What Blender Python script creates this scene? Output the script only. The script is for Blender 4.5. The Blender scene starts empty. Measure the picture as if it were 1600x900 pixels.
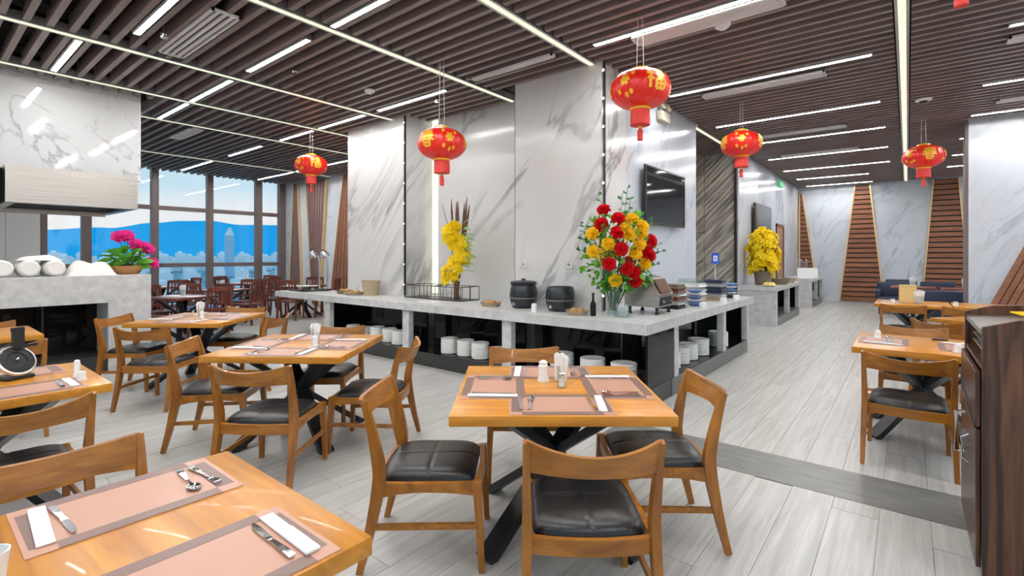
import bpy, bmesh, math, random
from mathutils import Vector, Matrix
random.seed(7)
R = math.radians
PI = math.pi
scene = bpy.context.scene
C = scene.collection

# ------------------------------------------------------------------ camera, world, exposure
cam_d = bpy.data.cameras.new('camera')
cam_d.sensor_width = 36.0
cam_d.lens = 770.0 / 1600.0 * 36.0
cam_d.shift_y = -0.03125
cam_d.clip_end = 5000
cam = bpy.data.objects.new('camera', cam_d)
C.objects.link(cam)
cam.location = (0, 0, 1.48)
cam.rotation_euler = (R(90), 0, R(38.75))
scene.camera = cam

world = bpy.data.worlds.new('world')
scene.world = world
world.use_nodes = True
wn = world.node_tree
wn.nodes.clear()
w_out = wn.nodes.new('ShaderNodeOutputWorld')
w_bg = wn.nodes.new('ShaderNodeBackground')
w_tc = wn.nodes.new('ShaderNodeTexCoord')
w_sep = wn.nodes.new('ShaderNodeSeparateXYZ')
w_rmp = wn.nodes.new('ShaderNodeValToRGB')
w_noise = wn.nodes.new('ShaderNodeTexNoise')
w_map = wn.nodes.new('ShaderNodeMapping')
w_mix = wn.nodes.new('ShaderNodeMixRGB')
w_cr = wn.nodes.new('ShaderNodeMapRange')
cr = w_rmp.color_ramp
cr.elements[0].position = 0.0
cr.elements[0].color = (1.0, 0.97, 0.95, 1)
cr.elements[1].position = 1.0
cr.elements[1].color = (0.30, 0.58, 0.92, 1)
for p_, c_ in ((0.08, (0.97, 0.95, 0.95, 1)), (0.115, (0.66, 0.85, 0.97, 1)), (0.3, (0.46, 0.74, 0.95, 1))):
    e_ = cr.elements.new(p_)
    e_.color = c_
w_map.inputs['Scale'].default_value = (1.0, 1.0, 6.0)
w_noise.inputs['Scale'].default_value = 2.2
w_noise.inputs['Detail'].default_value = 5
w_cr.inputs['From Min'].default_value = 0.5
w_cr.inputs['From Max'].default_value = 0.75
w_cr.inputs['To Max'].default_value = 0.6
wn.links.new(w_tc.outputs['Generated'], w_sep.inputs[0])
wn.links.new(w_sep.outputs['Z'], w_rmp.inputs['Fac'])
wn.links.new(w_tc.outputs['Generated'], w_map.inputs['Vector'])
wn.links.new(w_map.outputs[0], w_noise.inputs['Vector'])
wn.links.new(w_noise.outputs['Fac'], w_cr.inputs['Value'])
wn.links.new(w_cr.outputs[0], w_mix.inputs['Fac'])
wn.links.new(w_rmp.outputs['Color'], w_mix.inputs['Color1'])
w_mix.inputs['Color2'].default_value = (0.95, 0.97, 1.0, 1)
wn.links.new(w_mix.outputs[0], w_bg.inputs['Color'])
w_bg.inputs['Strength'].default_value = 1.0
wn.links.new(w_bg.outputs[0], w_out.inputs['Surface'])

scene.view_settings.view_transform = 'Standard'
scene.view_settings.look = 'None'
scene.view_settings.gamma = 1.0
scene.view_settings.use_curve_mapping = False
scene.view_settings.exposure = 0.0
LAMP = 100.0        # radiance of the white linear ceiling lights
LED = 1.15          # radiance of the pale LED lines

# ------------------------------------------------------------------ materials
MATS = {}
def principled(name, color=(0.8, 0.8, 0.8), rough=0.5, metal=0.0, spec=0.5, coat=0.0, trans=0.0, emit=None, estr=0.0, alpha=1.0):
    m = bpy.data.materials.new(name)
    m.use_nodes = True
    nt = m.node_tree
    b = nt.nodes['Principled BSDF']
    b.inputs['Base Color'].default_value = (*color, 1)
    b.inputs['Roughness'].default_value = rough
    b.inputs['Metallic'].default_value = metal
    b.inputs['Specular IOR Level'].default_value = spec
    b.inputs['Coat Weight'].default_value = coat
    b.inputs['Transmission Weight'].default_value = trans
    if emit:
        b.inputs['Emission Color'].default_value = (*emit, 1)
        b.inputs['Emission Strength'].default_value = estr
    MATS[name] = m
    return m, nt, b

def nd(nt, t, **kw):
    n = nt.nodes.new(t)
    for k, v in kw.items():
        if k in n.inputs:
            n.inputs[k].default_value = v
        else:
            setattr(n, k, v)
    return n

def ramp(nt, stops):
    n = nt.nodes.new('ShaderNodeValToRGB')
    el = n.color_ramp.elements
    el[0].position, el[0].color = stops[0][0], (*stops[0][1], 1)
    el[1].position, el[1].color = stops[-1][0], (*stops[-1][1], 1)
    for p, c in stops[1:-1]:
        e = el.new(p)
        e.color = (*c, 1)
    return n

def wood(name, dark, light, scale=(2, 22, 22), rough=0.35, coat=0.0, bump=0.0, island=False, contrast=(0.3, 0.72), vary=0.12, world_space=False):
    m, nt, b = principled(name, light, rough, coat=coat)
    L = nt.links
    if world_space:
        tc = nd(nt, 'ShaderNodeNewGeometry'); src = tc.outputs['Position']
    else:
        tc = nd(nt, 'ShaderNodeTexCoord'); src = tc.outputs['Object']
    oi = nd(nt, 'ShaderNodeObjectInfo')
    rnd = oi.outputs['Random']
    if island:
        ge = nd(nt, 'ShaderNodeNewGeometry')
        ad0 = nd(nt, 'ShaderNodeMath', operation='ADD')
        L.new(rnd, ad0.inputs[0]); L.new(ge.outputs['Random Per Island'], ad0.inputs[1])
        fr = nd(nt, 'ShaderNodeMath', operation='FRACT')
        L.new(ad0.outputs[0], fr.inputs[0]); rnd = fr.outputs[0]
    mp = nd(nt, 'ShaderNodeMapping'); mp.inputs['Scale'].default_value = scale
    sh = nd(nt, 'ShaderNodeVectorMath', operation='SCALE'); sh.inputs[0].default_value = (17.3, 9.1, 5.7)
    L.new(rnd, sh.inputs['Scale'])
    va = nd(nt, 'ShaderNodeVectorMath', operation='ADD')
    L.new(src, mp.inputs['Vector']); L.new(mp.outputs[0], va.inputs[0]); L.new(sh.outputs[0], va.inputs[1])
    nz = nd(nt, 'ShaderNodeTexNoise', Scale=1.0, Detail=6.0, Roughness=0.6, Distortion=0.8)
    L.new(va.outputs[0], nz.inputs['Vector'])
    rp = ramp(nt, [(contrast[0], dark), (contrast[1], light)])
    L.new(nz.outputs['Fac'], rp.inputs['Fac'])
    hv = nd(nt, 'ShaderNodeHueSaturation')
    mr = nd(nt, 'ShaderNodeMapRange'); mr.inputs['To Min'].default_value = 1 - vary; mr.inputs['To Max'].default_value = 1 + vary
    L.new(rnd, mr.inputs['Value']); L.new(mr.outputs[0], hv.inputs['Value'])
    L.new(rp.outputs[0], hv.inputs['Color']); L.new(hv.outputs[0], b.inputs['Base Color'])
    if bump:
        bp = nd(nt, 'ShaderNodeBump', Strength=bump, Distance=0.002)
        L.new(nz.outputs['Fac'], bp.inputs['Height']); L.new(bp.outputs[0], b.inputs['Normal'])
    return m

def marble(name, base=(0.80, 0.80, 0.80), vein=(0.30, 0.32, 0.34), rough=0.12, angle=50, scale=1.0, width=0.035, amount=0.75, cloud=0.16):
    m, nt, b = principled(name, base, rough)
    L = nt.links
    ge = nd(nt, 'ShaderNodeNewGeometry')
    sp = nd(nt, 'ShaderNodeSeparateXYZ'); L.new(ge.outputs['Position'], sp.inputs[0])
    ad = nd(nt, 'ShaderNodeMath', operation='ADD'); L.new(sp.outputs['X'], ad.inputs[0]); L.new(sp.outputs['Y'], ad.inputs[1])
    cb = nd(nt, 'ShaderNodeCombineXYZ'); L.new(ad.outputs[0], cb.inputs['X']); L.new(sp.outputs['Z'], cb.inputs['Y'])
    mp = nd(nt, 'ShaderNodeMapping'); mp.vector_type = 'TEXTURE'
    mp.inputs['Rotation'].default_value = (0, 0, R(angle)); mp.inputs['Scale'].default_value = (2.6 / scale, 0.85 / scale, 1)
    L.new(cb.outputs[0], mp.inputs['Vector'])
    n1 = nd(nt, 'ShaderNodeTexNoise', Scale=0.8, Detail=7.0, Roughness=0.55, Distortion=1.1); L.new(mp.outputs[0], n1.inputs['Vector'])
    s1 = nd(nt, 'ShaderNodeMath', operation='SUBTRACT'); L.new(n1.outputs['Fac'], s1.inputs[0]); s1.inputs[1].default_value = 0.5
    a1 = nd(nt, 'ShaderNodeMath', operation='ABSOLUTE'); L.new(s1.outputs[0], a1.inputs[0])
    m1 = nd(nt, 'ShaderNodeMapRange'); m1.interpolation_type = 'SMOOTHSTEP'
    m1.inputs['From Min'].default_value = 0.0; m1.inputs['From Max'].default_value = width
    m1.inputs['To Min'].default_value = amount; m1.inputs['To Max'].default_value = 0.0
    L.new(a1.outputs[0], m1.inputs['Value'])
    n2 = nd(nt, 'ShaderNodeTexNoise', Scale=0.9, Detail=4.0); L.new(mp.outputs[0], n2.inputs['Vector'])
    gt = nd(nt, 'ShaderNodeMapRange'); gt.inputs['From Min'].default_value = 0.42; gt.inputs['From Max'].default_value = 0.62
    L.new(n2.outputs['Fac'], gt.inputs['Value'])
    mu = nd(nt, 'ShaderNodeMath', operation='MULTIPLY'); L.new(m1.outputs[0], mu.inputs[0]); L.new(gt.outputs[0], mu.inputs[1])
    n3 = nd(nt, 'ShaderNodeTexNoise', Scale=1.6, Detail=5.0); L.new(mp.outputs[0], n3.inputs['Vector'])
    c3 = nd(nt, 'ShaderNodeMath', operation='MULTIPLY'); L.new(n3.outputs['Fac'], c3.inputs[0]); c3.inputs[1].default_value = cloud
    sm = nd(nt, 'ShaderNodeMath', operation='ADD'); L.new(mu.outputs[0], sm.inputs[0]); L.new(c3.outputs[0], sm.inputs[1]); sm.use_clamp = True
    mx = nd(nt, 'ShaderNodeMixRGB'); mx.inputs['Color1'].default_value = (*base, 1); mx.inputs['Color2'].default_value = (*vein, 1)
    L.new(sm.outputs[0], mx.inputs['Fac']); L.new(mx.outputs[0], b.inputs['Base Color'])
    return m

def speckle(name, c1, c2, scale=40, rough=0.4, bump=0.0, detail=4, distort=0.0, stops=(0.35, 0.7), metal=0.0, vscale=(1, 1, 1), obj=False, rot=(0, 0, 0)):
    m, nt, b = principled(name, c1, rough, metal)
    L = nt.links
    if obj:
        ge = nd(nt, 'ShaderNodeTexCoord'); src = ge.outputs['Object']
    else:
        ge = nd(nt, 'ShaderNodeNewGeometry'); src = ge.outputs['Position']
    mp = nd(nt, 'ShaderNodeMapping'); mp.vector_type = 'TEXTURE'
    mp.inputs['Scale'].default_value = tuple(1 / q for q in vscale); mp.inputs['Rotation'].default_value = rot
    L.new(src, mp.inputs['Vector'])
    nz = nd(nt, 'ShaderNodeTexNoise', Scale=scale, Detail=detail, Distortion=distort); L.new(mp.outputs[0], nz.inputs['Vector'])
    rp = ramp(nt, [(stops[0], c1), (stops[1], c2)]); L.new(nz.outputs['Fac'], rp.inputs['Fac']); L.new(rp.outputs[0], b.inputs['Base Color'])
    if bump:
        bp = nd(nt, 'ShaderNodeBump', Strength=bump, Distance=0.01); L.new(nz.outputs['Fac'], bp.inputs['Height']); L.new(bp.outputs[0], b.inputs['Normal'])
    return m

def emitter(name, color, strength):
    m = bpy.data.materials.new(name); m.use_nodes = True
    nt = m.node_tree; nt.nodes.clear()
    e = nt.nodes.new('ShaderNodeEmission'); o = nt.nodes.new('ShaderNodeOutputMaterial')
    e.inputs['Color'].default_value = (*color, 1); e.inputs['Strength'].default_value = strength
    nt.links.new(e.outputs[0], o.inputs['Surface'])
    MATS[name] = m
    return m

def thin_glass(name, tint=(1, 1, 1), gloss=0.06):
    m = bpy.data.materials.new(name); m.use_nodes = True
    nt = m.node_tree; nt.nodes.clear()
    t = nt.nodes.new('ShaderNodeBsdfTransparent'); g = nt.nodes.new('ShaderNodeBsdfGlossy')
    mx = nt.nodes.new('ShaderNodeMixShader'); o = nt.nodes.new('ShaderNodeOutputMaterial')
    t.inputs['Color'].default_value = (*tint, 1); g.inputs['Roughness'].default_value = 0.02
    mx.inputs['Fac'].default_value = gloss
    nt.links.new(t.outputs[0], mx.inputs[1]); nt.links.new(g.outputs[0], mx.inputs[2]); nt.links.new(mx.outputs[0], o.inputs['Surface'])
    MATS[name] = m
    return m

wood('table_wood', (0.42, 0.152, 0.012), (0.70, 0.305, 0.026), (1.5, 16, 16), 0.30, coat=0.06, vary=0.10)
wood('chair_wood', (0.20, 0.066, 0.006), (0.43, 0.162, 0.015), (14, 14, 3), 0.32, coat=0.15, vary=0.08)
wood('back_wood', (0.21, 0.070, 0.006), (0.46, 0.178, 0.016), (3, 14, 20), 0.32, coat=0.15, vary=0.08)
wood('red_wood', (0.10, 0.022, 0.012), (0.22, 0.06, 0.035), (6, 6, 3), 0.35, vary=0.2)
wood('walnut', (0.028, 0.011, 0.006), (0.20, 0.082, 0.040), (22, 22, 1.0), 0.3, contrast=(0.42, 0.72), vary=0.0)
wood('slat_wood', (0.20, 0.075, 0.035), (0.34, 0.14, 0.07), (2, 20, 20), 0.5, vary=0.1)
wood('slat_mauve', (0.16, 0.085, 0.075), (0.26, 0.15, 0.13), (20, 20, 2), 0.5, vary=0.1)
wood('ceiling_wood', (0.19, 0.140, 0.128), (0.27, 0.205, 0.19), (2, 20, 20), 0.38, vary=0.08, world_space=True)
wood('plank', (0.35, 0.347, 0.33), (0.59, 0.585, 0.563), (26, 1.2, 1), 0.30, bump=0.15, island=True, contrast=(0.25, 0.75), vary=0.035, world_space=True)
marble('marble', (0.69, 0.685, 0.675), (0.24, 0.25, 0.26), rough=0.16)
marble('marble_gloss', (0.70, 0.71, 0.72), rough=0.06, angle=-50, scale=1.6, amount=0.6, width=0.018)
marble('marble_cool', (0.61, 0.65, 0.705), (0.28, 0.32, 0.40), rough=0.2, angle=62, scale=1.5, amount=0.55, cloud=0.22)
speckle('counter_stone', (0.50, 0.50, 0.50), (0.66, 0.66, 0.655), 9, 0.3, detail=10)
speckle('floor_band', (0.15, 0.15, 0.145), (0.21, 0.21, 0.20), 5, 0.35, detail=8, vscale=(1, 4, 1))
speckle('rock', (0.24, 0.215, 0.18), (0.58, 0.53, 0.45), 1.0, 0.6, bump=0.8, detail=6, vscale=(1.6, 3, 16), rot=(0, R(-45), 0), stops=(0.36, 0.62))
speckle('leather', (0.010, 0.010, 0.011), (0.016, 0.016, 0.017), 60, 0.33, bump=0.05, obj=True)
speckle('steel', (0.42, 0.395, 0.36), (0.56, 0.535, 0.50), 3, 0.30, metal=1.0, vscale=(.4, .4, 60))
principled('black_glass', (0.004, 0.005, 0.007), 0.05, spec=0.28)
principled('black_steel', (0.012, 0.013, 0.016), 0.35)
principled('black_matt', (0.012, 0.012, 0.013), 0.6)
principled('kettle_black', (0.016, 0.02, 0.026), 0.22)
principled('dark_void', (0.022, 0.014, 0.013), 0.8)
principled('plinth', (0.035, 0.035, 0.034), 0.32)
principled('plinth_side', (0.13, 0.13, 0.125), 0.32)
principled('frame_brown', (0.17, 0.13, 0.12), 0.45)
principled('joint', (0.25, 0.245, 0.235), 0.7)
principled('chrome', (0.82, 0.82, 0.84), 0.08, 1.0)
principled('aluminium', (0.62, 0.63, 0.62), 0.3, 0.9)
principled('gold_trim', (0.75, 0.55, 0.28), 0.3, 0.4)
principled('gold', (0.95, 0.50, 0.04), 0.32, 0.15)
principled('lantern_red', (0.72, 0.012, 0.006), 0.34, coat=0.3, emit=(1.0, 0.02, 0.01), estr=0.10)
principled('fringe_red', (0.75, 0.05, 0.04), 0.6)
principled('mat_dark', (0.20, 0.115, 0.095), 0.38)
principled('mat_light', (0.50, 0.27, 0.19), 0.38)
principled('paper', (0.86, 0.86, 0.85), 0.7)
principled('ceramic', (0.82, 0.82, 0.80), 0.18)
principled('ceramic_blue', (0.12, 0.22, 0.50), 0.18)
principled('towel', (0.82, 0.80, 0.76), 0.9)
principled('terracotta', (0.55, 0.27, 0.10), 0.6)
principled('soil', (0.03, 0.035, 0.012), 0.9)
principled('reed', (0.13, 0.06, 0.035), 0.7)
principled('wicker', (0.42, 0.33, 0.22), 0.8)
principled('wicker_dark', (0.20, 0.16, 0.12), 0.8)
principled('bread', (0.50, 0.26, 0.08), 0.8)
principled('screen', (0.012, 0.014, 0.017), 0.06, spec=0.6)
principled('screen_frame', (0.02, 0.02, 0.022), 0.3)
principled('vent_white', (0.72, 0.69, 0.68), 0.5)
principled('vent_dark', (0.03, 0.028, 0.028), 0.7)
principled('plastic_white', (0.80, 0.79, 0.75), 0.4)
principled('plastic_cream', (0.72, 0.68, 0.55), 0.45)
principled('sign_blue', (0.02, 0.10, 0.60), 0.35)
principled('sign_white', (0.9, 0.9, 0.92), 0.4)
principled('exit_green', (0.02, 0.45, 0.18), 0.4, emit=(0.02, 0.6, 0.22), estr=0.5)
principled('navy', (0.018, 0.026, 0.06), 0.4)
principled('blue_cloth', (0.10, 0.25, 0.62), 0.8)
principled('tin_gold', (0.78, 0.56, 0.24), 0.35)
principled('purple', (0.20, 0.10, 0.30), 0.3)
principled('cream_food', (0.85, 0.66, 0.20), 0.6)
principled('door_wood', (0.30, 0.15, 0.075), 0.4)
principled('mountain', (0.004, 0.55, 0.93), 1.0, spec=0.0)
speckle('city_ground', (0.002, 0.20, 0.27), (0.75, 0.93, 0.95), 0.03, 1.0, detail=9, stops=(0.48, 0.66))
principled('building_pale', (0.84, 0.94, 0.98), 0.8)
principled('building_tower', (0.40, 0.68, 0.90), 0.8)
emitter('lamp_white', (1.0, 0.985, 0.97), LAMP)
emitter('led_pale', (1.0, 0.98, 0.70), LED)
emitter('led_wall', (1.0, 0.98, 0.80), 1.3)
def thin_petal(name, color, back):
    m = bpy.data.materials.new(name); m.use_nodes = True
    nt = m.node_tree; nt.nodes.clear()
    d = nt.nodes.new('ShaderNodeBsdfDiffuse'); t = nt.nodes.new('ShaderNodeBsdfTranslucent')
    g = nt.nodes.new('ShaderNodeBsdfGlossy'); m1 = nt.nodes.new('ShaderNodeMixShader'); m2 = nt.nodes.new('ShaderNodeMixShader'); o = nt.nodes.new('ShaderNodeOutputMaterial')
    d.inputs['Color'].default_value = (*color, 1); t.inputs['Color'].default_value = (*color, 1); g.inputs['Roughness'].default_value = .4
    m1.inputs['Fac'].default_value = back; m2.inputs['Fac'].default_value = .03
    nt.links.new(d.outputs[0], m1.inputs[1]); nt.links.new(t.outputs[0], m1.inputs[2])
    nt.links.new(m1.outputs[0], m2.inputs[1]); nt.links.new(g.outputs[0], m2.inputs[2]); nt.links.new(m2.outputs[0], o.inputs['Surface'])
    MATS[name] = m
for n_, c_ in (('petal_yellow', (1.0, 0.80, 0.015)), ('rose_yellow', (1.0, 0.72, 0.03)), ('rose_red', (0.80, 0.012, 0.02)), ('petal_pink', (0.92, 0.08, 0.45)),
               ('leaf', (0.16, 0.48, 0.05)), ('leaf_dark', (0.06, 0.22, 0.07)), ('leaf_pale', (0.42, 0.60, 0.34))):
    thin_petal(n_, c_, 0.42)
thin_glass('window_glass', (0.96, 0.99, 1.0), 0.05)
thin_glass('clear_glass', (0.90, 0.95, 0.95), 0.16)
M = MATS

# ------------------------------------------------------------------ mesh builder
_bevcache = {}
def bev_geo(sx, sy, sz, r, seg=1):
    k = (round(sx, 4), round(sy, 4), round(sz, 4), round(r, 4), seg)
    if k not in _bevcache:
        bm = bmesh.new()
        bmesh.ops.create_cube(bm, size=1.0)
        bmesh.ops.scale(bm, vec=(sx, sy, sz), verts=bm.verts)
        if r > 0:
            bmesh.ops.bevel(bm, geom=list(bm.edges), offset=r, segments=seg, profile=0.5, affect='EDGES')
        bm.verts.ensure_lookup_table()
        vs = [tuple(v.co) for v in bm.verts]
        bm.verts.index_update()
        fs = [tuple(v.index for v in f.verts) for f in bm.faces]
        bm.free()
        _bevcache[k] = (vs, fs)
    return _bevcache[k]

class MB:
    def __init__(s):
        s.v = []; s.f = []
    def add(s, vs, fs, mtx=None):
        o = len(s.v)
        if mtx is not None:
            vs = [tuple(mtx @ Vector(v)) for v in vs]
        s.v.extend(vs); s.f.extend(tuple(i + o for i in f) for f in fs)
        return s
    def box(s, x0, x1, y0, y1, z0, z1, r=0.0, seg=1, mtx=None):
        vs, fs = bev_geo(x1 - x0, y1 - y0, z1 - z0, r, seg)
        c = Matrix.Translation(((x0 + x1) / 2, (y0 + y1) / 2, (z0 + z1) / 2))
        return s.add(vs, fs, c if mtx is None else mtx @ c)
    def sweep(s, pts, ws, hs, up=(0, 0, 1), cap=True):
        """rectangular section swept along pts: ws along the side vector, hs along up"""
        pts = [Vector(p) for p in pts]; n = len(pts)
        if not hasattr(ws, '__len__'): ws = [ws] * n
        if not hasattr(hs, '__len__'): hs = [hs] * n
        up = Vector(up); vs = []; fs = []
        for i, p in enumerate(pts):
            t = (pts[min(i + 1, n - 1)] - pts[max(i - 1, 0)]).normalized()
            side = t.cross(up).normalized(); u2 = side.cross(t).normalized()
            a = side * ws[i] / 2; b = u2 * hs[i] / 2
            vs += [tuple(p - a - b), tuple(p + a - b), tuple(p + a + b), tuple(p - a + b)]
        for i in range(n - 1):
            o = i * 4
            for k in range(4):
                fs.append((o + k, o + (k + 1) % 4, o + 4 + (k + 1) % 4, o + 4 + k))
        if cap:
            fs.append((3, 2, 1, 0)); o = (n - 1) * 4; fs.append((o, o + 1, o + 2, o + 3))
        return s.add(vs, fs)
    def tube(s, pts, rs, n=8, cap=True):
        pts = [Vector(p) for p in pts]; m = len(pts)
        if not hasattr(rs, '__len__'): rs = [rs] * m
        vs = []; fs = []; ref = None
        for i, p in enumerate(pts):
            t = (pts[min(i + 1, m - 1)] - pts[max(i - 1, 0)]).normalized()
            if ref is None:
                ref = Vector((0, 0, 1)) if abs(t.z) < 0.9 else Vector((1, 0, 0))
            a = t.cross(ref).normalized(); b = t.cross(a).normalized(); ref = -b if False else ref
            for k in range(n):
                an = 2 * PI * k / n
                vs.append(tuple(p + (a * math.cos(an) + b * math.sin(an)) * rs[i]))
        for i in range(m - 1):
            for k in range(n):
                fs.append((i * n + k, i * n + (k + 1) % n, (i + 1) * n + (k + 1) % n, (i + 1) * n + k))
        if cap:
            fs.append(tuple(range(n - 1, -1, -1))); fs.append(tuple((m - 1) * n + k for k in range(n)))
        return s.add(vs, fs)
    def lathe(s, prof, n=24, c=(0, 0, 0), mtx=None, rad=None):
        """prof: list of (r, z); rad(angle) scales the radius"""
        vs = []; fs = []; m = len(prof)
        for r, z in prof:
            for k in range(n):
                an = 2 * PI * k / n
                q = r * (rad(an) if rad else 1)
                vs.append((c[0] + q * math.cos(an), c[1] + q * math.sin(an), c[2] + z))
        for i in range(m - 1):
            for k in range(n):
                fs.append((i * n + k, i * n + (k + 1) % n, (i + 1) * n + (k + 1) % n, (i + 1) * n + k))
        if prof[0][0] > 1e-4: fs.append(tuple(range(n - 1, -1, -1)))
        if prof[-1][0] > 1e-4: fs.append(tuple((m - 1) * n + k for k in range(n)))
        return s.add(vs, fs, mtx)
    def prism(s, poly, t, mtx=None):
        """poly in local XZ plane (list of (x,z)), extruded along +Y by t"""
        n = len(poly)
        vs = [(x, 0, z) for x, z in poly] + [(x, t, z) for x, z in poly]
        fs = [tuple(range(n)), tuple(range(2 * n - 1, n - 1, -1))]
        for k in range(n):
            fs.append((k, k + n, (k + 1) % n + n, (k + 1) % n))
        return s.add(vs, fs, mtx)
    def mesh(s, name, mat, smooth=38):
        me = bpy.data.meshes.new(name)
        me.from_pydata(s.v, [], s.f)
        bm = bmesh.new(); bm.from_mesh(me)
        bmesh.ops.recalc_face_normals(bm, faces=bm.faces)
        bm.to_mesh(me); bm.free()
        if smooth:
            me.shade_smooth(); me.set_sharp_from_angle(angle=R(smooth))
        me.materials.append(M[mat])
        return me
    def build(s, name, mat, parent=None, smooth=38):
        return link(name, s.mesh(name, mat, smooth), parent)

def link(name, data, parent=None, loc=None, rot=None):
    o = bpy.data.objects.new(name, data); C.objects.link(o)
    if parent is not None: o.parent = parent
    if loc is not None: o.location = loc
    if rot is not None: o.rotation_euler = rot
    return o

def empty(name, loc=(0, 0, 0), rz=0.0, label=None, cat=None, group=None):
    o = bpy.data.objects.new(name, None); C.objects.link(o)
    o.empty_display_size = 0.1
    o.location = loc; o.rotation_euler = (0, 0, rz)
    if label: tag(o, label, cat, group)
    return o

def tag(o, label, cat, group=None, kind=None):
    o['label'] = label; o['category'] = cat
    if group: o['group'] = group
    if kind: o['kind'] = kind
    return o

def struct(o, label=None, cat=None):
    o['kind'] = 'structure'
    if label: o['label'] = label
    if cat: o['category'] = cat
    return o

def copy_tree(o, parent=None):
    c = o.copy(); C.objects.link(c); c.parent = parent
    for ch in list(o.children): copy_tree(ch, c)
    return c

def place(proto, used, loc, rz, label, group=None):
    """first use moves the prototype itself, later uses copy it"""
    o = proto if not used else copy_tree(proto)
    used.append(1)
    o.location = loc; o.rotation_euler = (0, 0, rz); o['label'] = label
    if group: o['group'] = group
    return o

def lerp(a, b, t): return a + (b - a) * t
def interp(pts, n):
    """Catmull-Rom through pts (lists of floats), n samples"""
    out = []; m = len(pts) - 1
    for i in range(n):
        t = i / (n - 1) * m; k = min(int(t), m - 1); f = t - k
        p0 = pts[max(k - 1, 0)]; p1 = pts[k]; p2 = pts[k + 1]; p3 = pts[min(k + 2, m)]
        out.append([0.5 * ((2 * b) + (-a + c) * f + (2 * a - 5 * b + 4 * c - d) * f * f + (-a + 3 * b - 3 * c + d) * f ** 3) for a, b, c, d in zip(p0, p1, p2, p3)])
    return out

# ------------------------------------------------------------------ the setting
ZC = 3.76     # underside of the ceiling slats
FWD = Vector((-0.62594, 0.77988)); RGT = Vector((0.77988, 0.62594))
def seen(x, y, z, margin=0.06):
    """is a point inside the photographed field of view (used to choose which alike pieces are single parts)"""
    d = x * FWD.x + y * FWD.y
    if d < 0.2: return False
    u = (x * RGT.x + y * RGT.y) / d; v = (z - 1.48) / d
    return abs(u) < 1.04 + margin and -0.66 - margin < v < 0.52 + margin

# floor: slab, planks, dark band
floor = MB().box(-16.2, 4.2, -4.2, 19.6, -0.2, -0.006).build('floor', 'joint', smooth=0)
struct(floor)
PW, PL = 0.225, 2.6
plank_mesh = MB().box(-PW / 2 + .0012, PW / 2 - .0012, -PL / 2 + .0012, PL / 2 - .0012, -0.009, 0.0).mesh('plank', 'plank', smooth=0)
cells = []
BY0, BY1 = 3.61, 4.09
nx = int(20.2 / PW)
for i in range(nx):
    x = -16.1 + PW * (i + 0.5)
    off = (i * 0.47) % 1.0 * PL
    y = -4.1 - PL + off
    while y < 19.3:
        yc = y + PL / 2
        # cut at the dark band
        segs = [(max(y, -4.1), min(y + PL, 19.3))]
        if x > -2.0:
            ns = []
            for a, b in segs:
                if b <= BY0 or a >= BY1: ns.append((a, b)); continue
                if a < BY0: ns.append((a, BY0))
                if b > BY1: ns.append((BY1, b))
            segs = ns
        for a, b in segs:
            if b - a > 0.05: cells.append((x, (a + b) / 2, b - a))
        y += PL
vis = [c for c in cells if seen(c[0], c[1], 0) or seen(c[0], c[1] + .5, 0) or seen(c[0], c[1] - .5, 0)]
vis = [c for c in vis if not (-8.0 < c[0] < -2.1 and 4.6 < c[1] < 8.4)]
vis.sort(key=lambda c: c[0] ** 2 + c[1] ** 2)
singles = set((c[0], c[1]) for c in vis[:300])
rest = MB()
for x, yc, L_ in cells:
    if (x, yc) in singles:
        o = link('plank', plank_mesh, floor, (x, yc, 0)); o.scale = (1, (L_ - .004) / (PL - .004), 1)
    else:
        rest.box(x - PW / 2 + .002, x + PW / 2 - .002, yc - L_ / 2 + .002, yc + L_ / 2 - .002, -0.009, 0.0)
rp_ = rest.build('plank_field', 'plank', floor, smooth=0); rp_['kind'] = 'stuff'
MB().box(-1.99, 4.1, BY0 + .003, BY1 - .003, -0.009, 0.0005).build('stone_band', 'floor_band', floor, smooth=0)

# ceiling: dark slab and timber slats between the LED lines
ceiling = MB().box(-16.2, 4.2, -4.2, 19.6, 4.02, 4.25).build('ceiling', 'dark_void', smooth=0)
struct(ceiling)
LEDX = [(-12.9, 7.75), (-9.72, 7.75), (-8.28, 5.45), (-6.72, 5.60), (-4.53, 5.68), (-2.93, 5.47), (-0.04, 19.1)]
SEC = [(-15.6, -12.97, 7.75), (-12.83, -9.79, 7.75), (-9.65, -8.35, 7.75), (-8.21, -6.79, 5.7), (-6.65, -4.60, 5.7), (-4.46, -3.0, 5.7), (-2.86, -0.11, 19.15), (0.03, 4.0, 19.15)]
PITCH = 0.167; SW = 0.055; SH = 0.15
def row_y(k): return 0.109 + PITCH * k
def gap_y(y):
    """centre of the slat gap nearest to y"""
    k = round((y - 0.109) / PITCH - 0.5); return 0.109 + PITCH * (k + 0.5)
slats = []
for (xa, xb, ymax) in SEC:
    k = -24
    while row_y(k) < ymax - .04:
        y = row_y(k); k += 1
        a, b = xa, xb
        if -10.35 < a < -8.6 and y < 2.3: a = -8.60      # bulkhead over the bar
        if xa == -9.65 and y < 2.3: a, b = -8.60, xb
        if xa == -12.83 and y < 2.3: b = -10.3
        if xa == 0.03 and 11.2 < y < 11.85: b = 0.78     # marble pier
        if xa in (-8.21, -6.65, -4.46) and y > 5.10:
            if xa == -8.21: b = min(b, -9) if y > 5.14 else b
            if xa == -6.65 and y > 5.14: a = -6.36
            if xa == -4.46 and y > 5.14: continue
        if b - a > 0.1: slats.append((a, b, y))
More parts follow.
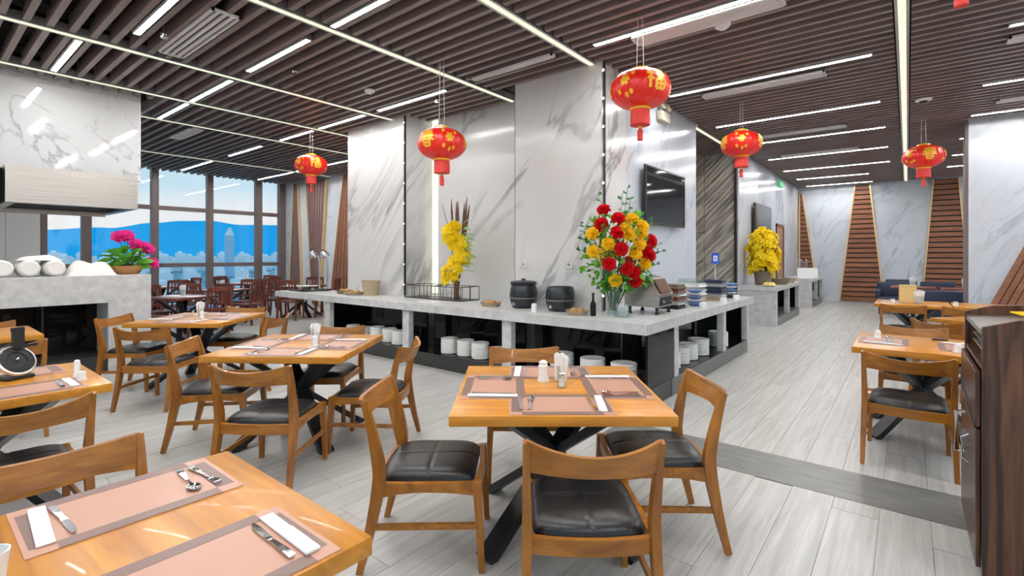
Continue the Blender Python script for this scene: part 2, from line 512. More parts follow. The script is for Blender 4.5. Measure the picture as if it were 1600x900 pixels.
# passage beyond the television wall
k = int((8.9 - .109) / PITCH)
while row_y(k) < 11.5:
    slats.append((-6.0, -3.0, row_y(k))); k += 1
def slat_key(s):
    best = 1e9
    for t in (0, .25, .5, .75, 1):
        x = lerp(s[0], s[1], t)
        if seen(x, s[2], ZC, 0.0): best = min(best, x * x + s[2] ** 2)
    return best
order = sorted(slats, key=slat_key)
n_single = 0
slat_meshes = {}
rest = MB()
for s in order:
    L_ = s[1] - s[0]
    if n_single < 300 and slat_key(s) < 1e8:
        kk = round(L_, 3)
        if kk not in slat_meshes:
            slat_meshes[kk] = MB().box(-L_ / 2, L_ / 2, -SW / 2, SW / 2, 0, SH).mesh('slat', 'ceiling_wood', smooth=0)
        link('slat', slat_meshes[kk], ceiling, ((s[0] + s[1]) / 2, s[2], ZC)); n_single += 1
    else:
        rest.box(s[0], s[1], s[2] - SW / 2, s[2] + SW / 2, ZC, ZC + SH)
o = rest.build('slat_field', 'ceiling_wood', ceiling, smooth=0); o['kind'] = 'stuff'
# dark cross bearers above the slats
for xa, xb, ym in SEC:
    n_ = max(1, int((xb - xa) / 1.2))
    for j in range(n_ + 1):
        x = lerp(xa + .12, xb - .12, j / n_)
        o = MB().box(x - .03, x + .03, -3.9, min(ym, 5.1) if -8.3 < x < -3 else ym - .1, ZC + SH, ZC + SH + .05).build('bearer', 'black_matt', ceiling, smooth=0)

# marble core with the television
core = MB().box(-7.95, -2.98, 5.82, 8.74, 0, 4.03).build('wall_core', 'black_matt', smooth=0); struct(core)
def panel(parent, x0, x1, y0, y1, z0, z1, mat='marble', name='marble_panel'):
    return MB().box(x0, x1, y0, y1, z0, z1, .004).build(name, mat, parent, smooth=0)
panel(core, -7.98, -6.415, 5.17, 5.82, 0, 4.02)
panel(core, -6.24, -4.16, 5.76, 5.82, 0, 4.02)
panel(core, -4.10, -2.80, 5.17, 5.82, 0, 4.02)
panel(core, -2.98, -2.90, 5.50, 8.78, 0, 4.02, 'marble_cool')
panel(core, -7.95, -2.98, 8.74, 8.78, 0, 4.02, 'marble_cool')
panel(core, -8.02, -7.98, 5.17, 8.74, 0, 4.02)
MB().box(-6.36, -6.25, 5.74, 5.815, 0.84, 3.9).build('led_line', 'led_wall', core, smooth=0)
for (x0, x1) in ((-6.425, -6.385), (-2.795, -2.755)):
    o = MB().box(x0 + .018, x1 - .008, 5.165, 5.20, 0.84, 4.0).build('edge_strip', 'black_matt', core, smooth=0)
    b_ = MB()
    for j in range(9):
        z = 1.0 + j * 0.33
        b_.box(x0 + .006, x1 - .006, 5.158, 5.166, z, z + .03)
    b_.build('clip', 'led_wall', o, smooth=0)
MB().box(-4.16, -4.10, 5.24, 5.34, 0.84, 4.0).build('edge_strip', 'black_matt', core, smooth=0)  # black strip standing in for the shade in the gap between panels
for x in (-3.954, -3.241):
    o = MB().box(x - .05, x + .05, 5.155, 5.17, 1.32, 1.42, .004).build('socket_plate', 'marble', core)
    MB().box(x - .012, x + .012, 5.15, 5.156, 1.355, 1.385).build('socket_hole', 'joint', o)

# rock-clad end wall and corridor wall
rockw = MB().box(-6.2, -2.96, 11.6, 12.0, 0, 4.03).build('wall_rock', 'rock', smooth=0); struct(rockw)
# leaning courses of split stone
rk = random.Random(4)
for j in range(44):
    z0 = -1.0 + j * 0.125
    w_ = 0.095 + rk.random() * .02
    poly = []
    xa, xb = -3.62, -2.99
    sl = 1.0
    pts = [(xa, z0), (xb, z0 + sl * (xb - xa)), (xb, z0 + w_ + sl * (xb - xa)), (xa, z0 + w_)]
    pts = [(x, min(max(z, 0.02), 4.0)) for x, z in pts]
    if max(p[1] for p in pts) - min(p[1] for p in pts) < .1 or (pts[3][1] <= .03 and pts[2][1] <= .03) or (pts[0][1] >= 3.99): continue
    MB().prism(pts, -(0.02 + .025 * rk.random()), Matrix.Translation((0, 11.6, 0))).build('stone_course', 'rock', rockw, smooth=0)
for j in range(6):
    z0 = .02 + j * .665
    MB().box(-3.95, -3.64, 11.56 - .02 * rk.random(), 11.6, z0, min(z0 + .65, 4.0)).build('stone_block', 'rock', rockw, smooth=0)
MB().box(-2.975, -2.935, 11.52, 11.62, 0, 4.0).build('corner_trim', 'black_matt', rockw, smooth=0)
corr = MB().box(-3.1, -2.94, 11.62, 19.4, 0, 4.03).build('wall_corridor', 'marble_cool', smooth=0); struct(corr)
for a, b in ((11.63, 13.4), (13.405, 15.5), (16.58, 18.2), (18.205, 19.18)):
    panel(corr, -2.94, -2.90, a, b, 0, 4.02, 'marble_cool')
panel(corr, -2.94, -2.90, 15.505, 16.575, 2.4, 4.02, 'marble_cool')
door = empty('door_1', (-2.92, 16.04, 0)); struct(door)
MB().box(-.01, .03, -.46, .46, 0.0, 2.32, .004).build('door_leaf', 'door_wood', door)
MB().box(-.012, .05, -.535, -.46, 0, 2.4).box(-.012, .05, .46, .535, 0, 2.4).box(-.012, .05, -.535, .535, 2.32, 2.4).build('door_frame', 'red_wood', door)
o = MB().box(.03, .07, .34, .36, .98, 1.0).box(.06, .075, .24, .36, .98, 1.0).build('door_handle', 'chrome', door)

# far wall with tapering timber panels
far = MB().box(-3.2, 4.2, 19.2, 19.5, 0, 4.03).build('wall_far', 'marble_cool', smooth=0); struct(far)
def trapezoid(parent, y, xt0, xt1, xb0, xb1, ztop, n, mat, horizontal=True, zbot=0.04, proud=0.05, trim=0.035):
    """timber slats filling a tapering panel on a wall whose face is at y (looking along +y)"""
    H_ = ztop - zbot
    back = MB().prism([(xb0, zbot), (xb1, zbot), (xt1, ztop), (xt0, ztop)], 0.012, Matrix.Translation((0, y - .014, 0))).build('backing', 'black_matt', parent, smooth=0)
    if horizontal:
        for j in range(n):
            za = zbot + H_ * (j + .08) / n; zb = zbot + H_ * (j + .84) / n
            ta = (za - zbot) / H_; tb = (zb - zbot) / H_
            poly = [(lerp(xb0, xt0, ta), za), (lerp(xb1, xt1, ta), za), (lerp(xb1, xt1, tb), zb), (lerp(xb0, xt0, tb), zb)]
            MB().prism(poly, proud, Matrix.Translation((0, y - .014 - proud, 0))).build('slat', mat, parent, smooth=0)
    else:
        for j in range(n):
            sa = (j + .08) / n; sb = (j + .9) / n
            poly = [(lerp(xb0, xb1, sa), zbot), (lerp(xb0, xb1, sb), zbot), (lerp(xt0, xt1, sb), ztop), (lerp(xt0, xt1, sa), ztop)]
            MB().prism(poly, proud, Matrix.Translation((0, y - .014 - proud, 0))).build('slat', mat, parent, smooth=0)
    for (b_, t_) in ((xb0, xt0), (xb1, xt1)):
        MB().sweep([(b_, y - .04, zbot), (t_, y - .04, ztop)], trim, .085, up=(0, 1, 0)).build('edge_trim', 'gold_trim', parent, smooth=0)
trapezoid(far, 19.2, -1.31, -0.93, -1.72, -0.57, 3.74, 24, 'slat_wood')
trapezoid(far, 19.2, 0.60, 1.15, 0.33, 1.42, 3.74, 24, 'slat_wood')
trapezoid(far, 19.2, -2.86, -2.78, -2.86, -2.30, 3.6, 24, 'slat_wood')

# marble pier at the right
pier = MB().box(0.80, 4.1, 11.40, 11.75, 0, 4.03).build('wall_right', 'marble_cool', smooth=0); struct(pier)
MB().box(0.765, 0.80, 11.38, 11.77, 0, 4.0).build('edge_strip', 'frame_brown', pier, smooth=0)
for j, x in enumerate((0.80, 1.62, 2.44, 3.26)):
    panel(pier, x + .004, x + .816, 11.37, 11.40, 0, 4.02, 'marble_cool')
pb = empty('trim_1', (0, 0, 0)); struct(pb)
for j in range(4):
    a = j * 0.095; b = a + 0.082
    MB().prism([(0.80 + a, 0.0), (0.80 + b, 0.0), (0.80 + b + 1.5, 3.7), (0.80 + a + 1.5, 3.7)], .05, Matrix.Translation((0, 11.318, 0))).build('slat', 'slat_wood', pb, smooth=0)
MB().prism([(0.80, 0), (1.19, 0), (2.69, 3.7), (2.30, 3.7)], .012, Matrix.Translation((0, 11.356, 0))).build('backing', 'black_matt', pb, smooth=0)

# window wall at the left, marble beyond the bar, timber-panelled wall at the end
wl = MB().box(-16.0, -15.66, -4.1, 2.07, 0, 4.03).build('wall_left', 'marble_cool', smooth=0); struct(wl)
for a, b in ((-1.6, 0.0), (0.005, 1.49), (1.495, 2.06)):
    panel(wl, -15.66, -15.62, a, b, 0, 4.02, 'marble')
MULL = [(2.07, 2.18), (2.79, 2.98), (4.21, 4.37), (5.55, 5.70), (6.90, 7.08), (7.62, 7.80)]
for i in range(5):
    ya, yb = MULL[i][1], MULL[i + 1][0]
    w = empty('window_%d' % (i + 1), (-15.7, (ya + yb) / 2, 0)); struct(w)
    h = (yb - ya) / 2
    m0 = MULL[i]
    MB().box(-.09, .09, m0[0] - (ya + yb) / 2, -h, 0, 4.0, .006).build('mullion', 'frame_brown', w, smooth=0)
    if i == 4: MB().box(-.09, .09, h, h + .18, 0, 4.0, .006).build('mullion', 'frame_brown', w, smooth=0)
    for z in (0.10, 1.23, 2.78, 3.90):
        MB().box(-.06, .06, -h, h, z - .055, z + .055, .005).build('transom', 'frame_brown', w, smooth=0)
    for za, zb in ((.155, 1.175), (1.285, 2.725), (2.835, 3.845)):
        MB().box(-.006, .006, -h, h, za, zb).build('pane', 'window_glass', w, smooth=0)
endw = MB().box(-16.0, -7.9, 7.82, 8.1, 0, 4.03).build('wall_end', 'marble_cool', smooth=0); struct(endw)
trapezoid(endw, 7.82, -15.0, -14.75, -15.30, -14.50, 3.74, 5, 'slat_mauve', horizontal=False)
trapezoid(endw, 7.82, -14.25, -13.10, -13.90, -13.50, 3.74, 7, 'slat_mauve', horizontal=False)
trapezoid(endw, 7.82, -12.25, -11.6, -12.95, -11.0, 3.74, 9, 'slat_wood', horizontal=False)
trapezoid(endw, 7.82, -10.7, -9.3, -10.3, -9.8, 3.74, 8, 'slat_wood', horizontal=False)

# outside: land, mountains, city
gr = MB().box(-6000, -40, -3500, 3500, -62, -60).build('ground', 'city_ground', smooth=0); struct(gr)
def ridge(x, y0, y1, n, base, amp, seed, depth, sil=None):
    rr = random.Random(seed); ph = [rr.random() * 7 for _ in range(6)]
    vs = []; fs = []
    for i in range(n + 1):
        y = lerp(y0, y1, i / n); t = i / n * 9
        h = (sil(y) if sil else base) + amp * (0.5 * math.sin(t * .9 + ph[0]) + .3 * math.sin(t * 2.1 + ph[1]) + .15 * math.sin(t * 4.7 + ph[2]) + .06 * math.sin(t * 11 + ph[3]))
        vs += [(x + depth, y, -60), (x + depth * .45, y, -60 + h * .55), (x, y, -60 + h), (x - depth, y, -60)]
    for i in range(n):
        o = i * 4
        for k in range(3): fs.append((o + k, o + k + 1, o + 5 + k, o + 4 + k))
    return MB().add(vs, fs)
KN = [(-800, 185), (480, 203), (760, 232), (970, 275), (1130, 296), (1300, 301), (1480, 283), (1640, 288), (2000, 300), (2600, 262), (4200, 220)]
def crest(y):
    for (a, ha), (b, hb_) in zip(KN, KN[1:]):
        if y <= b:
            t = max(0, (y - a) / (b - a)); return lerp(ha, hb_, t * t * (3 - 2 * t))
    return KN[-1][1]
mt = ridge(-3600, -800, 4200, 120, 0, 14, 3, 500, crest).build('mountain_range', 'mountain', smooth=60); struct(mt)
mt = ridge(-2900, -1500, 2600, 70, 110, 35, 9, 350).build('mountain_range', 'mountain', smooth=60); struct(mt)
rb = random.Random(21)
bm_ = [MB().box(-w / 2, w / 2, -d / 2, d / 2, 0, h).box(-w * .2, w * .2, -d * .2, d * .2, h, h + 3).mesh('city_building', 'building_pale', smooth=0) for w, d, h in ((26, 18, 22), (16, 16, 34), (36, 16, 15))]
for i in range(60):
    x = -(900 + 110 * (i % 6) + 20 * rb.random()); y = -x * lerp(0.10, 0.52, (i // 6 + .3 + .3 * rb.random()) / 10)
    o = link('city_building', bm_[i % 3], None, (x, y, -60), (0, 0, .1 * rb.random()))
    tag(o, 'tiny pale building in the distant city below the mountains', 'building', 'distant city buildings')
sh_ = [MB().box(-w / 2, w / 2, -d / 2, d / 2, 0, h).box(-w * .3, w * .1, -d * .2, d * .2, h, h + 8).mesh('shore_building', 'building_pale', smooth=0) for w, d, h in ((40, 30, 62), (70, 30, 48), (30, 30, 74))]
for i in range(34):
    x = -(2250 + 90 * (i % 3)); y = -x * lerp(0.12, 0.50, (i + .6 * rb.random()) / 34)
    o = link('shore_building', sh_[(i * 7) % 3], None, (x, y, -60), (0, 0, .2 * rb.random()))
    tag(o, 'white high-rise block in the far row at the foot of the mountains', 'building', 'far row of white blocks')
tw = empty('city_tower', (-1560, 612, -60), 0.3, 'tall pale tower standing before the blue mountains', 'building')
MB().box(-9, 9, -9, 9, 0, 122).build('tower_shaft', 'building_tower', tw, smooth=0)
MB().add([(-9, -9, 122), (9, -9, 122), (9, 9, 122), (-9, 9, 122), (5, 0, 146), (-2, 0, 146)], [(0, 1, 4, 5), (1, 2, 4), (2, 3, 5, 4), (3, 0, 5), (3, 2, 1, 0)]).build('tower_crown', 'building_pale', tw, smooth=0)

# ------------------------------------------------------------------ ceiling lights
_led = {}
LEDLAB = ['pale LED line in the ceiling nearest the windows', 'pale LED line in the ceiling over the far-left dining area',
          'pale LED line crossing the ceiling just past the marble bulkhead', 'pale LED line ending at the left marble panel above the heat lamp',
          'pale LED line ending beside the recessed marble panel, behind the middle lantern', 'pale LED line ending at the corner above the television wall',
          'long pale LED line running straight down the corridor ceiling']
def led_strip(x, y0, y1, label):
    t = empty('led_strip', (x, (y0 + y1) / 2, ZC), 0, label, 'light', 'pale LED ceiling lines')
    h = (y1 - y0) / 2
    MB().box(-.055, -.031, -h, h, -.010, .10).box(.031, .055, -h, h, -.010, .10).box(-.055, .055, -h, h, .08, .10).build('channel', 'aluminium', t, smooth=0)
    MB().box(-.030, .030, -h, h, -.008, .0).build('diffuser', 'led_pale', t, smooth=0)
for (x, y1), lab in zip(LEDX, LEDLAB):
    led_strip(x, (2.45 if x == -9.72 else -3.9), y1, lab)
led_strip(-2.93, 8.85, 11.5, 'short pale LED line in the ceiling beyond the television wall')

def linear_light(x0, x1, y, label):
    y = gap_y(y)
    t = empty('linear_light', ((x0 + x1) / 2, y, ZC), 0, label, 'light', 'white linear ceiling lights')
    h = (x1 - x0) / 2
    MB().box(-h, h, -.040, .040, .0, .05).box(-h, h, -.034, -.026, -.013, .0).box(-h, h, .026, .034, -.013, .0).box(-h, -h + .008, -.026, .026, -.013, .0).box(h - .008, h, -.026, .026, -.013, .0).build('housing', 'aluminium', t, smooth=0)
    MB().box(-h + .01, h - .01, -.0255, .0255, -.011, .0).build('diffuser', 'lamp_white', t, smooth=0)
for a in [(-6.16, -4.8, 1.57, 'white linear light beside the large slotted vent at upper left'),
          (-8.17, -6.80, 1.23, 'short white linear light above the marble bulkhead at upper left'),
          (-9.63, -8.36, 2.75, 'white linear light grazing the right edge of the marble bulkhead'),
          (-8.2, -6.82, 2.75, 'white linear light left of the sprinkler, second in its row from the bulkhead'),
          (-6.33, -4.90, 2.75, 'white linear light in the upper middle left, between two LED lines'),
          (-4.45, -3.10, 2.75, 'white linear light at the top edge left of centre'),
          (-6.46, -4.94, 4.66, 'white linear light just above the middle lantern'),
          (-9.6, -8.4, 4.62, 'white linear light left half of the pair before the left marble panel'),
          (-8.18, -6.82, 4.62, 'white linear light right half of the pair before the left marble panel'),
          (-12.0, -10.41, 4.66, 'short white linear light over the far-left dining tables'),
          (-15.0, -13.0, 4.66, 'white linear light nearest the windows'),
          (-15.05, -13.0, 6.67, 'white linear light along the end wall, beside the windows'),
          (-12.8, -10.41, 6.67, 'white linear light along the end wall, behind the left lantern'),
          (-2.64, -0.35, 4.62, 'long white linear light above the large lantern'),
          (-2.64, -0.31, 6.85, 'long white linear light behind the large lantern, first of the corridor row'),
          (-2.64, -0.31, 9.05, 'long white linear light above the lantern by the rock wall'),
          (-2.60, -0.30, 10.96, 'third white linear light of the corridor ceiling'),
          (-2.57, -0.31, 12.89, 'fourth white linear light of the corridor ceiling'),
          (-2.60, -0.33, 14.9, 'fifth white linear light of the corridor ceiling'),
          (-2.57, -0.83, 16.8, 'sixth white linear light of the corridor ceiling'),
          (-2.57, -0.83, 18.6, 'white linear light closest to the far panelled wall'),
          (0.78, 3.0, 6.85, 'white linear light at the upper right edge of the picture'),
          (0.78, 3.0, 9.0, 'white linear light at the right edge above the marble pier'),
          (0.80, 3.0, 10.96, 'white linear light running along the top of the marble pier'),
          (0.78, 3.0, 12.9, 'white linear light behind the marble pier, nearest'),
          (0.78, 3.0, 14.9, 'white linear light behind the marble pier, middle'),
          (0.78, 3.0, 16.8, 'white linear light behind the marble pier, farthest')]:
    linear_light(*a)
for i, (x0, x1, y) in enumerate([(-2.64, -0.35, 2.6), (-2.64, -0.35, 0.7), (-2.64, -0.35, -1.3), (0.78, 3.0, 4.7), (0.78, 3.0, 2.6), (0.78, 3.0, 0.7), (0.78, 3.0, -1.3),
                                 (-6.3, -4.9, -0.6), (-4.45, -3.1, 0.7), (-4.45, -3.1, -1.3), (-8.2, -6.9, -1.3), (-6.3, -4.9, -2.6), (-12.0, -10.4, 1.5), (-12.0, -10.4, -1)]):  # unseen repeats of the light rows, added to light the near area
    linear_light(x0, x1, y, 'white linear light outside the picture, ' + ('right of the corridor line' if x0 > 0 else 'overhead by the centre table' if x0 > -3 else 'over the front-left table' if x0 > -5 else 'over the left tables' if x0 > -9 else 'over the kitchen behind the bar') + (', deepest in' if y > 4 else ', second from deepest' if y > 2 else ', just overhead' if y > .5 else ', behind the viewer' if y > -1 else ', well behind the viewer' if y > -2 else ', farthest behind'))

# ------------------------------------------------------------------ vents and small ceiling fittings
def vent(x0, x1, y, w, label, n=3):
    t = empty('air_vent', ((x0 + x1) / 2, y, ZC), 0, label, 'vent', 'slotted ceiling air vents')
    h = (x1 - x0) / 2; e = .022
    MB().box(-h, h, -w / 2, w / 2, -.006, .0).build('backing', 'vent_dark', t, smooth=0)
    MB().box(-h, h, -w / 2, -w / 2 + e, -.03, -.006).box(-h, h, w / 2 - e, w / 2, -.03, -.006).box(-h, -h + e, -w / 2, w / 2, -.03, -.006).box(h - e, h, -w / 2, w / 2, -.03, -.006).build('frame', 'vent_white', t, smooth=0)
    for j in range(n):
        y_ = -w / 2 + w * (j + 1) / (n + 1)
        MB().box(-h + e, h - e, y_ - .016, y_ + .016, -.028, -.006).build('slat', 'vent_white', t, smooth=0)
vent(-6.46, -4.95, 1.92, .25, 'large white slotted air vent at upper left', 3)
vent(-2.25, -0.85, 4.88, .26, 'slotted air vent above the large lantern', 5)
vent(-2.27, -0.79, 7.18, .22, 'slotted air vent beside the second corridor light', 4)
vent(-2.20, -0.82, 10.3, .20, 'slotted air vent over the counter end in the corridor', 3)
vent(-2.24, -0.80, 12.57, .20, 'slotted air vent deeper in the corridor ceiling', 3)
vent(-4.35, -3.1, 4.62, .10, 'thin slotted air vent before the tall marble panel', 1)
vent(-11.0, -9.85, 3.34, .22, 'pale slotted air vent over the far-left dining area', 4)
vent(0.82, 2.2, 7.3, .2, 'slotted air vent at the upper right edge', 3)
vent(1.02, 2.4, 10.1, .2, 'slotted air vent just before the marble pier', 3)
def disc(x, y, r, label, name='smoke_detector', cat='detector'):
    t = empty(name, (x, y, ZC), 0, label, cat)
    MB().lathe([(r, 0), (r, -.015), (r * .85, -.03), (0.001, -.032)], 18).build('base', 'plastic_white', t)
    MB().lathe([(r * .5, -.03), (r * .45, -.05), (0.001, -.055)], 14).build('sensor', 'vent_dark' if name == 'ceiling_speaker' else 'plastic_white', t)
disc(-5.77, 4.06, .07, 'round smoke detector on the slats above the left marble panel')
disc(-1.42, 5.08, .075, 'round smoke detector right of the large lantern')
disc(0.18, 9.33, .10, 'round pale speaker in the ceiling before the right lantern', 'ceiling_speaker', 'speaker')
for (x, y, lab) in ((-5.84, 2.95, 'small sprinkler head among the slats at upper left'), (-5.9, 1.72, 'sprinkler head next to the upper-left linear light'), (-5.3, 4.86, 'sprinkler head above the middle lantern')):
    t = empty('sprinkler', (x, gap_y(y), ZC), 0, lab, 'sprinkler')
    MB().tube([(0, 0, .1), (0, 0, -.02)], .012, 8).build('pipe', 'chrome', t)
    MB().lathe([(.03, -.02), (.03, -.026), (.012, -.045), (.035, -.055), (.035, -.06)], 12).build('head', 'chrome', t)

# ------------------------------------------------------------------ lanterns
LA, LBB = .285, .185
def lantern_pt(az, h, off=0.004):
    """point on the lantern body: azimuth, height in -1..1"""
    ph = math.asin(max(-.98, min(.98, h)))
    r = (LA + off) * math.cos(ph) ** 0.8; z = (LBB + off) * math.sin(ph)
    return (r * math.cos(az), r * math.sin(az), z)
def ribbon(mb, p, q, w):
    """a gold brush stroke laid on the body between (az,h) points"""
    n = 6; vs = []; fs = []
    d = Vector((q[0] - p[0], (q[1] - p[1]) * .65)); d.normalize(); nrm = Vector((-d.y, d.x))
    for i in range(n + 1):
        t = i / n; az = lerp(p[0], q[0], t); h = lerp(p[1], q[1], t)
        vs.append(lantern_pt(az + nrm.x * w, h + nrm.y * w / .65, .006)); vs.append(lantern_pt(az - nrm.x * w, h - nrm.y * w / .65, .006))
    for i in range(n): fs.append((2 * i, 2 * i + 1, 2 * i + 3, 2 * i + 2))
    mb.add(vs, fs)
GLYPH_FU = [((-.6, .9), (-.45, .75)), ((-.9, .55), (-.25, .55)), ((-.3, .55), (-.8, -.1)), ((-.58, .25), (-.58, -.9)), ((-.5, .1), (-.25, -.15)),
            ((0, .85), (.9, .85)), ((.15, .55), (.8, .55)), ((.15, .55), (.15, .2)), ((.8, .55), (.8, .2)), ((.15, .2), (.8, .2)),
            ((0, -.1), (.95, -.1)), ((0, -.1), (0, -.9)), ((.95, -.1), (.95, -.9)), ((0, -.5), (.95, -.5)), ((.47, -.1), (.47, -.9)), ((0, -.9), (.95, -.9))]
GLYPH_CHUN = [((-.6, .8), (.6, .8)), ((-.7, .5), (.7, .5)), ((-.9, .2), (.9, .2)), ((0, 1.0), (-.1, .2)), ((-.1, .2), (-.9, -.35)), ((.15, .2), (.9, -.35)),
              ((-.4, -.2), (.4, -.2)), ((-.4, -.2), (-.4, -.95)), ((.4, -.2), (.4, -.95)), ((-.4, -.58), (.4, -.58)), ((-.4, -.95), (.4, -.95))]
def make_lantern():
    t = empty('paper_lantern', (0, 0, 0), 0, '', 'lantern', 'red paper lanterns')
    prof = []
    for i in range(15):
        ph = lerp(-1.28, 1.28, i / 14)
        prof.append((LA * math.cos(ph) ** 0.8, LBB * math.sin(ph)))
    body = MB().lathe(prof, 96, rad=lambda a: 1 - .04 * (1 - abs(math.sin(a * 12))) ** 2).build('body', 'lantern_red', t, smooth=80)
    for c, gl in ((R(-150), GLYPH_CHUN), (R(-95), None), (R(-35), GLYPH_FU), (R(30), None), (R(85), GLYPH_CHUN), (R(145), None)):
        g = MB()
        if gl:
            for p, q in gl:
                ribbon(g, (c + p[0] * .36, .10 + p[1] * .50), (c + q[0] * .36, .10 + q[1] * .50), .046)
        else:
            for k in range(6):      # blossom and sprig
                a = k * PI / 3
                ribbon(g, (c, .15), (c + .17 * math.cos(a), .15 + .30 * math.sin(a)), .055)
            for (ax, hh) in ((-.24, -.38), (.2, -.45), (.27, .45), (-.27, .55), (.02, -.55)):
                for k in range(5):
                    a = k * PI * 2 / 5
                    ribbon(g, (c + ax, hh), (c + ax + .07 * math.cos(a), hh + .12 * math.sin(a)), .035)
        go = g.build('gold_character' if gl else 'gold_blossom', 'gold', body, smooth=80); go['kind'] = 'stuff'
    MB().lathe([(.085, .172), (.095, .18), (.09, .20), (.05, .215), (.02, .22)], 24).build('top_cap', 'gold', t)
    MB().lathe([(.10, -.178), (.105, -.185), (.10, -.20), (.085, -.203)], 24).build('bottom_rim', 'gold', t)
    MB().lathe([(.090, -.20), (.095, -.30), (.093, -.345)], 48, rad=lambda a: 1 - .03 * abs(math.sin(a * 24))).build('fringe', 'fringe_red', t)
    MB().lathe([(.012, -.345), (.022, -.36), (.012, -.375)], 12).tube([(0, 0, -.2), (0, 0, -.36)], .006, 6).build('knot', 'gold', t)
    MB().lathe([(.014, -.375), (.026, -.40), (.027, -.49)], 16, rad=lambda a: 1 - .06 * abs(math.sin(a * 8))).build('tassel', 'fringe_red', t)
    return t
lp = make_lantern(); lused = []
for (x, y, z, rz, lab, s) in [(-2.02, 4.50, 3.09, 0, 'large red lantern with gold characters hanging at the counter corner', 1),
                              (-4.30, 4.03, 2.805, 70, 'red lantern hanging before the recessed marble panel', 1),
                              (-8.61, 4.79, 3.16, 20, 'small-looking red lantern hanging at the left near the windows', 1),
                              (-1.92, 7.82, 3.14, 140, 'red lantern hanging beside the television wall, before the rock wall', 1),
                              (0.207, 10.64, 3.125, 200, 'red lantern hanging at the right before the marble pier', 1),
                              (0.20, 3.17, 3.16, 50, 'red lantern cut off by the top edge, only its tassel in the picture', 1)]:
    o = place(lp, lused, (x, y, z), R(rz), lab)
    st = MB()
    top = 4.02 - z
    st.tube([(-.035, 0, .20), (-.02, 0, top)], .003, 5).tube([(.035, 0, .20), (.02, 0, top)], .003, 5)
    st.build('cord', 'plastic_white', o)

# ------------------------------------------------------------------ buffet counter (L-shaped, one continuous worktop)
bc = empty('buffet_counter', (-1.93, 4.43, 0), 0, 'L-shaped grey stone buffet counter with black glass compartments below', 'counter')
def bcb(name, mat, *boxes, r=.006, parent=None):
    m = MB()
    for b in boxes: m.box(b[0] + 1.93, b[1] + 1.93, b[2] - 4.43, b[3] - 4.43, b[4], b[5], r)
    return m.build(name, mat, parent or bc, smooth=0)
wt = MB()
# worktop as one L-shaped slab (plan polygon), notched round the marble core
plan = [(-9.2, 4.40), (-1.91, 4.40), (-1.91, 8.55), (-2.895, 8.55), (-2.895, 5.495), (-2.75, 5.16), (-4.09, 5.16), (-4.17, 5.75), (-6.25, 5.75), (-6.37, 5.16), (-9.2, 5.16)]
n_ = len(plan)
vs = [(x + 1.93, y - 4.43, .73) for x, y in plan] + [(x + 1.93, y - 4.43, .83) for x, y in plan]
fs = [tuple(range(n_ - 1, -1, -1)), tuple(range(n_, 2 * n_))] + [(k, (k + 1) % n_, (k + 1) % n_ + n_, k + n_) for k in range(n_)]
wt.add(vs, fs).build('worktop', 'counter_stone', bc, smooth=0)
for x in (-7.49, -5.475, -3.65):
    bcb('post', 'counter_stone', (x - .07, x + .07, 4.44, 4.53, .18, .73))
for y in (5.26, 7.05):
    bcb('post', 'counter_stone', (-2.03, -1.94, y - .06, y + .06, .18, .73))
bcb('post', 'counter_stone', (-2.03, -1.94, 8.26, 8.36, 0, .73))
bcb('end_panel', 'black_glass', (-2.88, -2.03, 8.25, 8.27, 0, .73), r=0)
bcb('end_panel', 'counter_stone', (-2.88, -2.03, 8.27, 8.36, 0, .73), r=0)
bcb('plinth', 'plinth', (-7.56, -1.94, 4.44, 5.10, 0, .18), r=.002)
bcb('plinth', 'plinth_side', (-2.60, -1.935, 5.11, 8.23, 0, .18), r=.002)
for a, b in ((-7.42, -5.55), (-5.40, -3.725), (-3.575, -2.42)):
    bcb('back_panel', 'black_glass', (a, b, 4.90, 4.93, .18, .73), r=0)
bcb('shelf', 'black_glass', (-7.42, -1.98, 4.445, 4.90, .18, .186), r=0)
bcb('end_panel', 'black_glass', (-1.975, -1.95, 4.52, 5.195, .18, .73), r=0)
bcb('end_panel', 'black_glass', (-7.60, -7.56, 4.48, 5.10, .0, .73), r=0)
for a, b in ((5.325, 6.985), (7.115, 8.235)):
    bcb('back_panel', 'black_glass', (-2.40, -2.37, a, b, .18, .73), r=0)
bcb('shelf', 'black_glass', (-2.37, -1.95, 5.325, 8.235, .18, .186), r=0)
